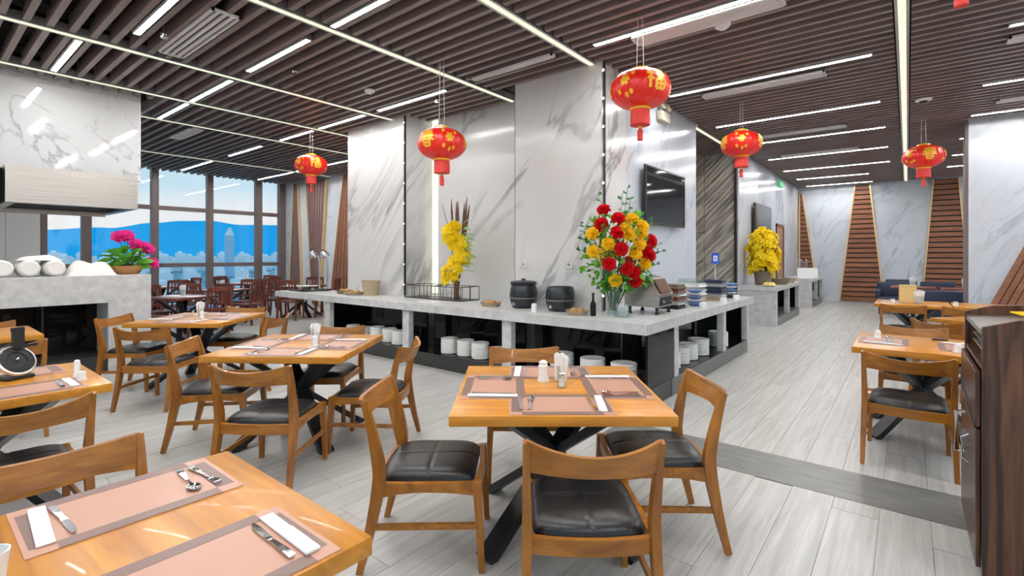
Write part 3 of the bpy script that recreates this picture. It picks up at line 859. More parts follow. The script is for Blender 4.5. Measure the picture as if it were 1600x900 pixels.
# crockery below
def stack_mesh(h, r, n):
    prof = [(r * .55, 0)]
    for j in range(n):
        z = h * j / n; dz = h / n
        prof += [(r * .93, z + dz * .15), (r, z + dz * .55), (r, z + dz * .8), (r * .95, z + dz)]
    prof += [(r * .7, h - .008), (.001, h - .012)]
    return MB().lathe(prof, 24).mesh('plate_stack', 'ceramic')
stA = stack_mesh(.20, .115, 11); stB = stack_mesh(.21, .135, 12); stC = stack_mesh(.16, .11, 9)
PS = 'white plates under the buffet counter'
for (x, y, me, lab) in [(-7.13, 4.70, stC, 'stack of white plates under the counter, leftmost behind the left table'), (-6.78, 4.68, stC, 'stack of white plates under the counter, second from left end'),
                        (-6.42, 4.66, stA, 'stack of white plates under the counter, third from left end'), (-6.12, 4.66, stA, 'stack of white plates just left of the second stone post'),
                        (-5.83, 4.62, stA, 'stack of white plates touching the second stone post'),
                        (-4.78, 4.62, stA, 'stack of white plates, first in the row left of the third post'), (-4.50, 4.64, stA, 'stack of white plates, second in the row left of the third post'),
                        (-4.22, 4.62, stA, 'stack of white plates, third in the row left of the third post'), (-3.95, 4.66, stC, 'low stack of white plates next to the third post'),
                        (-3.02, 4.66, stB, 'wide stack of white plates partly hidden by the chair of the centre table'), (-2.62, 4.64, stB, 'wide stack of white plates in the middle behind the centre table'),
                        (-2.25, 4.62, stB, 'wide stack of white plates nearest the counter corner'),
                        (-2.15, 5.62, stA, 'stack of white bowls on the corridor side, nearest the corner'), (-2.15, 5.92, stA, 'stack of white bowls on the corridor side, second from corner'),
                        (-2.15, 6.22, stA, 'stack of white bowls on the corridor side, third from corner'), (-2.15, 6.60, stB, 'tall wide stack of white plates on the corridor side'),
                        (-2.13, 7.40, stB, 'stack of white plates in the last compartment on the corridor side')]:
    o = link('plate_stack', me, None, (x, y, .186)); tag(o, lab, 'plates', PS)

# stone counters further down the corridor
def side_counter(y0, y1, label, x1=-2.13, posts=1):
    t = empty('stone_counter', (x1, y0, 0), 0, label, 'counter', 'stone counters along the corridor wall')
    L_ = y1 - y0; D_ = -.75
    MB().box(D_, .02, -.02, L_ + .02, .74, .83, .005).build('worktop', 'counter_stone', t, smooth=0)
    MB().box(D_, 0, 0, .12, 0, .74).build('end_panel', 'counter_stone', t, smooth=0)
    MB().box(D_, 0, L_ - .12, L_, 0, .74).build('end_panel', 'counter_stone', t, smooth=0)
    for j in range(posts):
        y = L_ * (j + 1) / (posts + 1)
        MB().box(-.1, 0, y - .05, y + .05, .18, .74).build('post', 'counter_stone', t, smooth=0)
    MB().box(-.55, -.005, .12, L_ - .12, 0, .18).build('plinth', 'plinth_side', t, smooth=0)
    MB().box(-.46, -.09, L_ - .14, L_ - .12, .18, .74).build('liner_panel', 'black_glass', t, smooth=0)
    MB().box(-.5, -.46, .12, L_ - .12, .18, .74).build('back_panel', 'black_glass', t, smooth=0)
    return t
side_counter(11.45, 14.33, 'grey stone counter below the yellow flowers in the corridor')
side_counter(16.3, 18.66, 'small grey stone counter at the end of the corridor wall')
for (x, y, lab) in ((-2.35, 11.95, 'stack of white plates in the counter below the yellow flowers'), (-2.35, 16.8, 'stack of white plates in the farthest corridor counter, near compartment'), (-2.35, 17.9, 'stack of white plates in the farthest corridor counter, far compartment')):
    o = link('plate_stack', stB, None, (x, y, .18)); tag(o, lab, 'plates', 'white plates in the corridor counters')

# ------------------------------------------------------------------ televisions, signs and wall fittings
def tv(y0, y1, label):
    t = empty('television', (-2.90, (y0 + y1) / 2, 2.34), 0, label, 'television', 'wall televisions')
    h = (y1 - y0) / 2
    MB().box(.0, .06, -.2, .2, -.15, .15).build('bracket', 'black_matt', t, smooth=0)
    b = MB().box(.06, .10, -h, h, -.41, .41, .006).build('casing', 'screen_frame', t, smooth=0)
    MB().box(.10, .103, -h + .025, h - .025, -.37, .385).build('screen', 'screen', b, smooth=0)
tv(6.43, 7.96, 'black flat television on the marble wall above the toaster')
tv(12.66, 14.44, 'black flat television further along, above the yellow flowers')
ex = empty('exit_sign', (-2.90, 16.1, 3.57), 0, 'small green exit sign high on the corridor wall', 'sign')
MB().box(0, .04, -.22, .22, -.09, .09, .005).build('panel', 'exit_green', ex, smooth=0)
MB().box(.04, .043, -.14, -.06, -.05, .05).box(.04, .043, .02, .16, -.015, .015).build('pictogram', 'sign_white', ex, smooth=0)
em = empty('emergency_light', (-2.90, 7.18, 3.60), 0, 'cream twin-headed emergency light high on the marble wall', 'light')
MB().box(0, .09, -.17, .17, -.11, .03, .015, 2).build('casing', 'plastic_cream', em)
for s in (-1, 1):
    MB().tube([(.05, s * .1, .03), (.05, s * .1, .07)], .015, 8).lathe([(.03, -.05), (.07, 0), (.065, .02), (0.001, .015)], 16, mtx=Matrix.Translation((.08, s * .1, .12)) @ Matrix.Rotation(R(70), 4, 'Y')).build('lamp_head', 'plastic_cream', em)

# ------------------------------------------------------------------ marble bar with hood at the left
bar = empty('marble_bar', (-8.0, 2.15, 0), 0, 'tall pale stone bar counter with a black recess in its front', 'counter')
def barb(name, mat, x0, x1, y0, y1, z0, z1, r=.004):
    return MB().box(x0 + 8, x1 + 8, y0 - 2.15, y1 - 2.15, z0, z1, r).build(name, mat, bar, smooth=0)
barb('top_slab', 'counter_stone', -8.75, -8.0, -2.2, 2.15, 0.88, 1.23)
barb('end_block', 'counter_stone', -8.75, -8.0, 1.69, 2.15, 0, .88)
barb('back_panel', 'black_glass', -8.62, -8.58, -2.2, 1.69, 0, .88, 0)
barb('recess_floor', 'plinth', -8.58, -8.02, -2.2, 1.69, 0, .2, 0)
barb('divider', 'black_steel', -8.30, -8.28, 1.10, 1.12, .2, .88, 0)
bk = MB().box(-10.25, -8.65, -3.9, 2.20, 2.56, 4.03, .004).build('wall_bulkhead', 'marble_gloss', smooth=0); struct(bk)
MB().box(-8.65, -8.63, -3.9, 2.19, 3.70, 3.74).build('lip_strip', 'counter_stone', bk, smooth=0)  # pale stone lip along the top of the bulkhead
hd = empty('range_hood', (-8.4, 2.1, 2.13), 0, 'long brushed steel extractor hood under the marble bulkhead', 'hood')
def hb(name, mat, *bx):
    m = MB()
    for x0, x1, y0, y1, z0, z1 in bx: m.box(x0 + 8.4, x1 + 8.4, y0 - 2.1, y1 - 2.1, z0 - 2.13, z1 - 2.13)
    return m.build(name, mat, hd, smooth=0)
hb('front_panel', 'steel', (-8.43, -8.40, .80, 2.10, 2.13, 2.58))
hb('side_panel', 'steel', (-10.0, -8.43, 2.07, 2.10, 2.13, 2.58))
hb('side_panel', 'steel', (-10.0, -8.43, .80, .83, 2.13, 2.58))
hb('back_panel', 'steel', (-10.0, -9.97, .83, 2.07, 2.10, 2.58))
hb('gutter', 'steel', (-9.97, -8.43, .83, .90, 2.13, 2.16), (-9.97, -8.43, 2.0, 2.07, 2.13, 2.16), (-8.52, -8.43, .9, 2.0, 2.13, 2.16), (-9.97, -9.88, .9, 2.0, 2.13, 2.16))
m = MB(); m.add([(-.12, -1.2, .03), (-.12, -.1, .03), (-.8, -.1, .40), (-.8, -1.2, .40), (-1.48, -.1, .03), (-1.48, -1.2, .03)], [(0, 1, 2, 3), (3, 2, 4, 5)])
m.build('baffle', 'black_steel', hd, smooth=0)
h2 = MB().box(-10.0, -8.52, -3.5, .74, 2.14, 2.56, .004).build('range_hood', 'black_steel', smooth=0); tag(h2, 'dark steel hood section at the far left edge beside the brushed hood', 'hood')

# rolled towels
tw_prof = [(.001, -.17), (.075, -.168), (.098, -.14), (.102, 0), (.098, .14), (.075, .168), (.001, .17)]
tmesh = MB().lathe(tw_prof, 20, mtx=Matrix.Rotation(R(90), 4, 'Y')).mesh('rolled_towel', 'towel')
TG = 'white rolled towels on the marble bar'
for i, (y, lab) in enumerate(((0.75, 'white rolled towel at the left edge of the bar'), (0.97, 'second white rolled towel from the left on the bar'), (1.19, 'third white rolled towel from the left on the bar'))):
    o = link('rolled_towel', tmesh, None, (-8.26, y, 1.332), (0, 0, R(3 * i))); tag(o, lab, 'towel', TG)
# draped cloth: a rumpled folded cloth lying along the bar
def cloth(nx_, ny_, sx, sy, h, seed):
    rr = random.Random(seed); vs = []; fs = []
    ph = [rr.random() * 6 for _ in range(5)]
    for i in range(nx_ + 1):
        for j in range(ny_ + 1):
            a = i / nx_ * 2 - 1; b = j / ny_ * 2 - 1
            e = max(0, 1 - abs(a) ** 6) * max(0, 1 - abs(b) ** 4)
            z = h * e * (.75 + .14 * math.sin(a * 5 + ph[0] + b * 2) + .12 * math.sin(b * 4 + ph[1] + a * 3) + .05 * math.sin(a * 13 + ph[2]))
            vs.append((a * sx * (1 - .08 * math.sin(b * 3 + ph[3])), b * sy, z))
    for i in range(nx_):
        for j in range(ny_):
            o = i * (ny_ + 1) + j
            fs.append((o, o + 1, o + ny_ + 2, o + ny_ + 1))
    n0 = len(vs)
    vs += [(x, y, 0.0) for x, y, z in vs]
    fs += [tuple(q + n0 for q in reversed(f)) for f in fs[:nx_ * ny_]]
    return MB().add(vs, fs)
o = cloth(14, 24, .22, .25, .19, 5).build('folded_cloth', 'towel', smooth=80); o.location = (-8.3, 1.56, 1.231); tag(o, 'crumpled white cloth lying on the bar left of the flower bowl', 'cloth')
o = cloth(14, 18, .15, .20, .07, 8).build('folded_cloth', 'towel', smooth=80); o.location = (-8.28, 1.08, 1.425)
tag(o, 'white cloth draped across the tops of the rolled towels', 'cloth')

# ------------------------------------------------------------------ dining chairs
def make_chair():
    t = empty('dining_chair', (0, 0, 0), 0, '', 'chair', 'honey wood dining chairs')
    for s in (-1, 1):
        pts = interp([[s * .252, -.325, 0, .026, .030], [s * .248, -.275, .20, .032, .044], [s * .243, -.235, .42, .036, .058], [s * .243, -.240, .52, .034, .054], [s * .246, -.272, .68, .028, .040], [s * .248, -.305, .80, .024, .026]], 14)
        MB().sweep([p[:3] for p in pts], [p[3] for p in pts], [p[4] for p in pts], up=(0, 1, 0)).build('leg', 'chair_wood', t)
        pts = interp([[s * .238, .245, 0, .026, .028], [s * .232, .232, .25, .034, .036], [s * .226, .222, .42, .042, .044]], 7)
        MB().sweep([p[:3] for p in pts], [p[3] for p in pts], [p[4] for p in pts], up=(0, 1, 0)).build('leg', 'chair_wood', t)
        pts = interp([[s * .240, -.245, .385, .07], [s * .236, -.1, .395, .045], [s * .232, .08, .395, .045], [s * .228, .215, .388, .062]], 9)
        MB().sweep([p[:3] for p in pts], .026, [p[3] for p in pts]).build('side_rail', 'back_wood', t)
        MB().sweep([(s * .246, -.27, .215), (s * .234, .232, .215)], .016, .028).build('stretcher', 'back_wood', t)
    def bow(x, k): return k * (1 - (x / .245) ** 2)
    xs = [lerp(-.235, .235, i / 10) for i in range(11)]
    MB().sweep([(x, -.238 - bow(x, .03), .39) for x in xs], .024, .062).build('back_rail', 'back_wood', t)
    MB().sweep([(-.215, .222, .39), (0, .232, .39), (.215, .222, .39)], .026, .055).build('front_rail', 'back_wood', t)
    # bowed backrest plank
    vs = []; fs = []; n = 14
    for i in range(n + 1):
        x = lerp(-.247, .247, i / n); b = bow(x, .075)
        zt = .805 - bow(x, .036); zb = .680 + bow(x, .002)
        yt = -.302 - b; yb = -.272 - b * .92
        th = .011
        vs += [(x, yb - th, zb), (x, yb + th, zb), (x, yt + th, zt), (x, yt - th, zt)]
    for i in range(n):
        for k in range(4): fs.append((i * 4 + k, i * 4 + (k + 1) % 4, i * 4 + 4 + (k + 1) % 4, i * 4 + 4 + k))
    fs += [(0, 1, 2, 3), (n * 4 + 3, n * 4 + 2, n * 4 + 1, n * 4)]
    MB().add(vs, fs).build('backrest', 'back_wood', t)
    # padded seat with cross seams
    cs = [-1, -.985, -.94, -.86, -.72, -.5, -.28, -.1, -.03, 0, .03, .1, .28, .5, .72, .86, .94, .985, 1]
    m = len(cs); vs = []; fs = []
    for a in cs:
        for b in cs:
            x = a * .222; y = -.012 + b * .222
            if b < 0: y -= .02 * (1 - a * a) * (-b)
            x *= 1 - .075 * b ** 6; y *= 1 - .075 * a ** 6
            e = (1 - abs(a) ** 5) * (1 - abs(b) ** 5)
            z = .412 + .058 * e ** .38
            if abs(a) < .02 or (abs(b) < .02): z -= .0035
            vs.append((x, y, z))
    for i in range(m - 1):
        for j in range(m - 1):
            fs.append((i * m + j, (i + 1) * m + j, (i + 1) * m + j + 1, i * m + j + 1))
    n0 = len(vs); bot = [(x, y, .408) for x, y, z in vs]
    fs += [tuple(q + n0 for q in reversed(f)) for f in fs[:(m - 1) ** 2]]
    vs += bot
    rim = [i * m for i in range(m)] + [(m - 1) * m + j for j in range(1, m)] + [i * m + m - 1 for i in range(m - 2, -1, -1)] + [j for j in range(m - 2, 0, -1)]
    for k in range(len(rim)):
        a, b = rim[k], rim[(k + 1) % len(rim)]; fs.append((b, a, a + n0, b + n0))
    MB().add(vs, fs).build('seat', 'leather', t, smooth=60)
    return t
ch = make_chair(); chu = []
for x, y, h, lab in [(-1.087, 1.833, 38.75, 'wooden chair with its back to the viewer, at the near side of the centre table'),
                     (-1.895, 1.745, -51.25, 'wooden chair seen from the side at the left of the centre table'),
                     (-1.105, 2.575, 128.75, 'wooden chair at the right side of the centre table, on the pale floor'),
                     (-2.045, 2.692, 218.75, 'wooden chair facing the viewer behind the centre table'),
                     (-3.359, 1.613, 36.0, 'wooden chair with its back to the viewer at the table left of centre'),
                     (-3.327, 2.356, 126.0, 'wooden chair at the right side of the table left of centre'),
                     (-4.329, 1.655, -42.0, 'wooden chair at the left side of the table left of centre'),
                     (-4.155, 2.461, 218.75, 'wooden chair behind the table left of centre, before the counter'),
                     (-5.876, 1.682, 38.75, 'wooden chair with its back to the viewer at the table by the marble bar'),
                     (-6.796, 1.726, -51.25, 'wooden chair against the black recess, left of the table by the marble bar'),
                     (-6.74, 2.694, 218.75, 'wooden chair on the window side of the table by the marble bar'),
                     (-5.861, 2.541, 128.75, 'wooden chair at the right side of the table by the marble bar'),
                     (-1.99, 0.33, -90, 'wooden chair pushed against the far edge of the large front-left table'),
                     (-3.47, 0.36, 90, 'wooden chair at the near edge of the table holding the round black device'),
                     (-5.82, 0.51, 90, 'wooden chair behind the round black device'),
                     (-7.07, 0.52, -90, 'wooden chair at the far left edge, beyond the small table corner'),
                     (0.0, 4.63, 0, 'wooden chair with its back to the viewer at the right, beside the dark cabinet'),
                     (0.04, 5.83, 180, 'wooden chair behind the right table, facing the viewer'),
                     (0.42, 7.08, -37, 'wooden chair turned at an angle, second row of tables at the right'),
                     (-0.05, 9.12, 0, 'wooden chair with its back to the viewer at the distant right table'),
                     (0.62, 9.14, 0, 'wooden chair beside the distant right table, next to another chair back')]:
    place(ch, chu, (x, y, 0), R(h), lab)

# ------------------------------------------------------------------ tables
def make_table(w, d):
    t = empty('dining_table', (0, 0, 0), 0, '', 'table', 'wooden dining tables')
    MB().box(-w / 2, w / 2, -d / 2, d / 2, .70, .75, .005, 2).build('tabletop', 'table_wood', t)
    a = min(w, d) * .36
    for sx, sy in ((1, 1), (1, -1), (-1, 1), (-1, -1)):
        MB().sweep([(sx * a, sy * a, 0.004), (sx * a * .93, sy * a * .93, .02), (-sx * a * .8, -sy * a * .8, .69)], .10, .045, up=(0, 0, 1)).build('leg', 'black_steel', t)
    MB().box(-a * .85, a * .85, -a * .85, a * .85, .688, .70).build('fixing_plate', 'black_steel', t, smooth=0)
    return t
tA = make_table(1.05, 1.03); tB = make_table(.905, .95)
tAu = []; tBu = []
for x, y, h, lab in [(-1.544, 2.30, 38.75, 'square wooden table set for four in the centre foreground'),
                     (-3.911, 2.093, 36.5, 'square wooden table set for four left of centre'),
                     (-6.547, 2.246, 38.75, 'square wooden table by the marble bar, reflecting the window light'),
                     (0.93, 7.75, -37, 'wooden table turned at an angle behind the right table')]:
    place(tA, tAu, (x, y, 0), R(h), lab)
for x, y, h, lab in [(-1.54, 0.30, 0, 'large light wooden table in the front left corner with two placemats'),
                     (-4.02, 0.30, 0, 'wooden table at the left edge holding the round black device'),
                     (-6.74, 0.38, 0, 'wooden table at the left edge before the black recess'),
                     (0.10, 5.30, 0, 'wooden table at the right beyond the dark cabinet'),
                     (0.05, 9.90, 0, 'distant wooden table at the right with a gold tin on it'),
                     (0.98, 9.90, 0, 'distant wooden table at the right edge, next to the marble pier')]:
    place(tB, tBu, (x, y, 0), R(h), lab)

# ------------------------------------------------------------------ place settings
MW, MD = .50, .335
def make_mat():
    t = empty('placemat', (0, 0, 0), 0, '', 'placemat', 'brown woven placemats')
    MB().box(-MW / 2, MW / 2, -MD / 2, MD / 2, 0, .002).build('weave', 'mat_light', t, smooth=0)
    for s in (-1, 1):
        MB().box(-MW / 2 + .062, MW / 2 - .062, *sorted((s * (MD / 2 - .045), s * MD / 2)), .002, .0026).build('side_band', 'mat_dark', t, smooth=0)
        MB().box(*sorted((s * (MW / 2 - .062), s * (MW / 2 - .012))), -MD / 2 + .045, MD / 2 - .045, .002, .0026).build('end_band', 'mat_dark', t, smooth=0)
    return t
mat_p = make_mat(); mat_u = []
# cutlery lies along local Y, handle end at -Y
def fork_mesh():
    m = MB()
    pts = interp([[0, -.10, .004, .017], [0, -.07, .006, .019], [0, 0, .004, .008], [0, .035, .003, .009], [0, .05, .004, .022]], 14)
    m.sweep([p[:3] for p in pts], [p[3] for p in pts], .003)
    for k in range(4):
        x = (k - 1.5) * .0062
        m.sweep([(x, .048, .004), (x, .075, .003), (x, .10, .006)], [.0042, .0038, .0025], .002)
    return m.mesh('fork', 'chrome')
def spoon_mesh():
    m = MB()
    pts = interp([[0, -.10, .004, .017], [0, -.07, .006, .018], [0, 0, .004, .008], [0, .045, .005, .008]], 12)
    m.sweep([p[:3] for p in pts], [p[3] for p in pts], .003)
    vs = []; fs = []
    for i in range(6):
        r = i / 5
        for k in range(16):
            a = k * PI / 8
            vs.append((.020 * r * math.cos(a), .073 + .030 * r * math.sin(a), .0015 + .0055 * r * r))
    for i in range(5):
        for k in range(16): fs.append((i * 16 + k, i * 16 + (k + 1) % 16, i * 16 + 16 + (k + 1) % 16, i * 16 + 16 + k))
    n0 = len(vs); vs += [(x, y, z - .001) for x, y, z in vs]; fs += [tuple(q + n0 for q in reversed(f)) for f in fs[:80]]
    return m.add(vs, fs).mesh('spoon', 'chrome')
def knife_mesh():
    m = MB()
    pts = interp([[0, -.11, .005, .016], [0, -.07, .006, .018], [0, -.005, .004, .011], [0, .01, .003, .016], [.002, .07, .003, .018], [.004, .105, .003, .012], [.006, .115, .003, .003]], 18)
    m.sweep([p[:3] for p in pts], [p[3] for p in pts], .0028)
    return m.mesh('knife', 'chrome')
FORK, SPOON, KNIFE = fork_mesh(), spoon_mesh(), knife_mesh()
SLEEVE = MB().box(-.019, .019, -.13, .13, 0, .006, .002).box(-.0185, .0185, -.13, .02, .006, .0075).mesh('chopstick_sleeve', 'paper')
def place_setting(cx, cy, h, where, cutlery=True, sx=1.0):
    """h: direction the diner looks; where: words naming the setting"""
    rz = R(h)
    def tr(lx, ly): return (cx + lx * math.cos(rz) - ly * math.sin(rz), cy + lx * math.sin(rz) + ly * math.cos(rz))
    o = place(mat_p, mat_u, (cx, cy, .7502), rz, 'brown woven placemat ' + where)
    z = .7531
    for me, nm, lx, ly, a, cat, desc in ((FORK, 'fork', -.195, .0, 4, 'fork', 'steel fork '), (SPOON, 'spoon', -.145, .0, -3, 'spoon', 'steel spoon '),
                                         (KNIFE, 'knife', .155, .0, 2, 'knife', 'steel knife '), (SLEEVE, 'chopstick_sleeve', .20, .0, -1, 'chopsticks', 'white paper chopstick sleeve ')):
        if not cutlery and nm in ('fork', 'spoon'): continue
        x, y = tr(lx, ly)
        c = link(nm, me, None, (x, y, z), (0, 0, rz + R(a + random.uniform(-3, 3))))
        tag(c, desc + where, cat, nm + 's on the tables' if nm != 'knife' else 'knives on the tables')
def table_settings(tx, ty, h, size, names, which='nlbr', name=''):
    """sides of a square table whose local +Y points along heading h: near, left, back, right"""
    rz = R(h); off = size / 2 - MD / 2 - .012
    for key, lx, ly, dh in (('n', 0, -off, 0), ('l', -off, 0, -90), ('b', 0, off, 180), ('r', off, 0, 90)):
        if key in which:
            x = tx + lx * math.cos(rz) - ly * math.sin(rz); y = ty + lx * math.sin(rz) + ly * math.cos(rz)
            place_setting(x, y, h + dh, names % {'n': 'near', 'l': 'left', 'b': 'far', 'r': 'right'}[key])
table_settings(-1.544, 2.30, 38.75, 1.03, 'at the %s side of the centre table')
table_settings(-3.911, 2.093, 36.5, 1.03, 'at the %s side of the table left of centre')
table_settings(-6.547, 2.246, 38.75, 1.03, 'at the %s side of the table by the marble bar')
place_setting(-1.815, .44, -90, 'along the far edge of the front-left table')
place_setting(-1.265, .44, 90, 'along the near edge of the front-left table')
place_setting(-3.75, .42, 90, 'at the near edge of the black device table', cutlery=False)
place_setting(-4.30, .42, -90, 'at the far edge of the black device table', cutlery=False)
place_setting(-.16, 5.32, -90, 'at the left of the table beyond the cabinet', cutlery=False)
place_setting(.36, 5.28, 90, 'at the right of the table beyond the cabinet', cutlery=False)
place_setting(-.2, 9.9, -90, 'at the left of the distant right table', cutlery=False)

def tumbler(x, y, r, h, label, mat='clear_glass', z=.7502, napkin=False):
    t = empty('napkin_holder' if napkin else 'shaker', (x, y, z), random.random() * 3, label, 'napkin holder' if napkin else 'shaker')
    if napkin:
        MB().lathe([(r * .8, 0), (r, h), (r * .94, h), (r * .74, .006), (.001, .006)], 20).build('glass', mat, t)
        for k in range(4):
            a = k * 1.5; q = r * .35
            MB().add([(q * math.cos(a) - .028, q * math.sin(a), .01), (q * math.cos(a) + .028, q * math.sin(a) + .008, .01), (q * math.cos(a + .3) * 1.7 + .042, q * math.sin(a) * 1.7, h * 1.55), (q * math.cos(a) * 1.7, q * math.sin(a) * 1.7 + .012, h * 1.72), (q * math.cos(a) * 1.7 - .042, q * math.sin(a) * 1.7, h * 1.45),
                     (q * math.cos(a) - .028, q * math.sin(a) + .004, .01), (q * math.cos(a) + .028, q * math.sin(a) + .012, .01), (q * math.cos(a + .3) * 1.7 + .042, q * math.sin(a) * 1.7 + .004, h * 1.55), (q * math.cos(a) * 1.7, q * math.sin(a) * 1.7 + .016, h * 1.72), (q * math.cos(a) * 1.7 - .042, q * math.sin(a) * 1.7 + .004, h * 1.45)],
                    [(0, 1, 2, 3, 4), (9, 8, 7, 6, 5), (0, 5, 6, 1), (1, 6, 7, 2), (2, 7, 8, 3), (3, 8, 9, 4), (4, 9, 5, 0)]).build('napkin', 'paper', t)
    else:
        MB().lathe([(r, 0), (r, h * .12), (r * .8, h * .3), (r * .85, h * .75), (r * .7, h * .8)], 16).build('body', 'ceramic' if mat == 'ceramic' else 'clear_glass', t)
        MB().lathe([(r * .62, h * .05), (r * .6, h * .6), (.001, h * .6)], 14).build('contents', 'ceramic', t)
        MB().lathe([(r * .72, h * .8), (r * .75, h * .92), (r * .4, h), (.001, h)], 16).build('cap', 'chrome' if mat != 'ceramic' else 'ceramic', t)
tumbler(-1.66, 2.36, .034, .12, 'small clear shaker with pale contents on the centre table, left one', 'ceramic')
tumbler(-1.56, 2.40, .034, .10, 'glass of white napkins on the centre table', napkin=True)
tumbler(-1.50, 2.31, .026, .085, 'small clear shaker on the centre table, right one')
tumbler(-3.83, 2.17, .034, .10, 'glass of white napkins on the table left of centre', napkin=True)
tumbler(-3.72, 2.10, .028, .09, 'small clear shaker on the table left of centre', 'ceramic')
tumbler(-6.55, 2.25, .036, .11, 'glass of white napkins on the table by the marble bar', napkin=True)
tumbler(-6.42, 2.22, .028, .09, 'white shaker on the table by the marble bar', 'ceramic')
tumbler(-3.93, .68, .02, .10, 'slim white shaker behind the round black device', 'ceramic')
tumbler(-3.80, .68, .026, .05, 'small pale pot beside the slim shaker', 'ceramic')
tumbler(-.21, 5.45, .034, .07, 'white pot at the left of the right-hand table', 'ceramic')
tumbler(-.12, 5.22, .026, .06, 'small shaker at the left of the right-hand table')
tumbler(.30, 5.03, .034, .06, 'white pot at the near right of the right-hand table', 'ceramic')
tumbler(.14, 9.78, .05, .12, 'glass of white napkins beside the gold tin', napkin=True)
tumbler(-.18, 9.70, .04, .06, 'white pot at the left of the distant right table', 'ceramic')
tumbler(.55, 9.72, .04, .06, 'white pot at the right of the distant table', 'ceramic')
# white cup at the lower left edge of the front table
t = empty('cup', (-1.57, .125, .7502), 0, 'white ceramic cup at the bottom left corner of the picture', 'cup')
MB().lathe([(.022, 0), (.026, .004), (.034, .08), (.031, .08), (.024, .008), (.001, .008)], 24).build('body', 'ceramic', t)
# gold tin on the distant right table
t = empty('tin_box', (.0, 9.84, .7502), .1, 'gold patterned tin on the distant right table', 'tin')
MB().box(-.105, .105, -.06, .06, 0, .25, .006).build('body', 'tin_gold', t)
MB().box(-.108, .108, -.063, .063, .25, .28, .008).build('lid', 'tin_gold', t)
# phone-like dark item on the right table
o = MB().box(-.05, .05, -.02, .02, 0, .012, .003).build('card_holder', 'black_matt'); o.location = (.22, 5.64, .7502); tag(o, 'small flat black holder on the right-hand table', 'holder')

# round black device with pale ring
t = empty('round_device', (-4.14, .44, .7502), R(25), 'round black device with a pale ring and upright black bracket on the left table', 'device')
mt_ = Matrix.Translation((0, 0, .105)) @ Matrix.Rotation(R(58), 4, 'Y')
MB().lathe([(.075, -.02), (.092, -.012), (.099, .0), (.094, .012), (.084, .014), (.08, 0)], 32, mtx=mt_).build('ring', 'aluminium', t)
MB().lathe([(.001, -.03), (.07, -.03), (.08, -.005), (.078, .010), (.05, .016), (.045, .010), (.001, .010)], 32, mtx=mt_).build('disc', 'black_matt', t)
MB().lathe([(.012, .014), (.010, .024), (.001, .025)], 12, mtx=mt_).build('button', 'chrome', t)
MB().sweep([(-.03, .03, .17), (-.035, .03, .29)], .03, .05, up=(0, 1, 0)).box(-.05, -.02, .0, .06, .27, .30, .004).box(-.05, -.03, .06, .13, .175, .19).build('bracket', 'black_matt', t)
MB().box(-.09, .05, -.07, .07, 0, .02, .006).build('base', 'black_matt', t)

# ------------------------------------------------------------------ dark wood service cabinet at the right
cb = empty('service_cabinet', (.26, 3.03, 0), 0, 'dark walnut service cabinet at the right edge with slanted top and open slots', 'cabinet')
prof = [(0, 0), (.85, 0), (.85, 1.22), (.42, 1.22), (.12, 1.20), (0, 1.16)]
for y in (0.0, .84):
    MB().prism(prof, .03, Matrix.Translation((0, y, 0))).build('side_panel', 'walnut', cb, smooth=0)
MB().add([(.005, .03, 1.115), (.005, .84, 1.115), (.84, .84, 1.17), (.84, .03, 1.17), (.005, .03, 1.14), (.005, .84, 1.14), (.84, .84, 1.19), (.84, .03, 1.19)],
         [(3, 2, 1, 0), (4, 5, 6, 7), (0, 1, 5, 4), (1, 2, 6, 5), (2, 3, 7, 6), (3, 0, 4, 7)]).build('top_panel', 'steel', cb, smooth=0)
MB().box(.82, .85, .03, .84, 0, 1.16).build('back_panel', 'walnut', cb, smooth=0)
MB().box(.40, .42, .03, .84, .97, 1.115).build('slot_back', 'black_matt', cb, smooth=0)
MB().box(.005, .40, .03, .84, .955, .975).build('slot_floor', 'walnut', cb, smooth=0)
for z in (1.01, 1.05, 1.085):
    MB().box(.03, .36, .10, .78, z, z + .006).build('slot_shelf', 'aluminium', cb, smooth=0)
d1 = MB().box(-.018, 0, .055, .82, .70, .95, .003).build('flap_door', 'walnut', cb, smooth=0)
MB().sweep([(-.019, .06, .70), (-.019, .82, .80)], .006, .012).build('finger_pull', 'black_matt', d1, smooth=0)
d2 = MB().box(-.018, 0, .055, .82, .06, .685, .003).build('door', 'walnut', cb, smooth=0)
MB().tube([(-.018, .66, .40), (-.05, .66, .40), (-.05, .66, .62), (-.018, .66, .62)], .010, 10).build('handle', 'chrome', d2)
MB().tube([(-.018, .36, .44), (-.045, .36, .46), (-.045, .36, .56), (-.018, .36, .58)], .006, 8).build('handle', 'chrome', d2)
MB().box(.02, .80, .04, .82, 0, .06).build('plinth', 'black_matt', cb, smooth=0)
MB().box(.20, .42, -.004, 0.0, .70, .705).build('groove', 'gold_trim', cb, smooth=0)
o = MB().box(-.11, .11, -.15, .15, 0, .006, .001).build('paper_pad', 'rose_yellow'); o.location = (.56, 3.62, 1.1815); o.rotation_euler = (0, R(-3.43), R(8)); tag(o, 'yellow-orange paper pad lying on the top of the dark cabinet', 'paper')

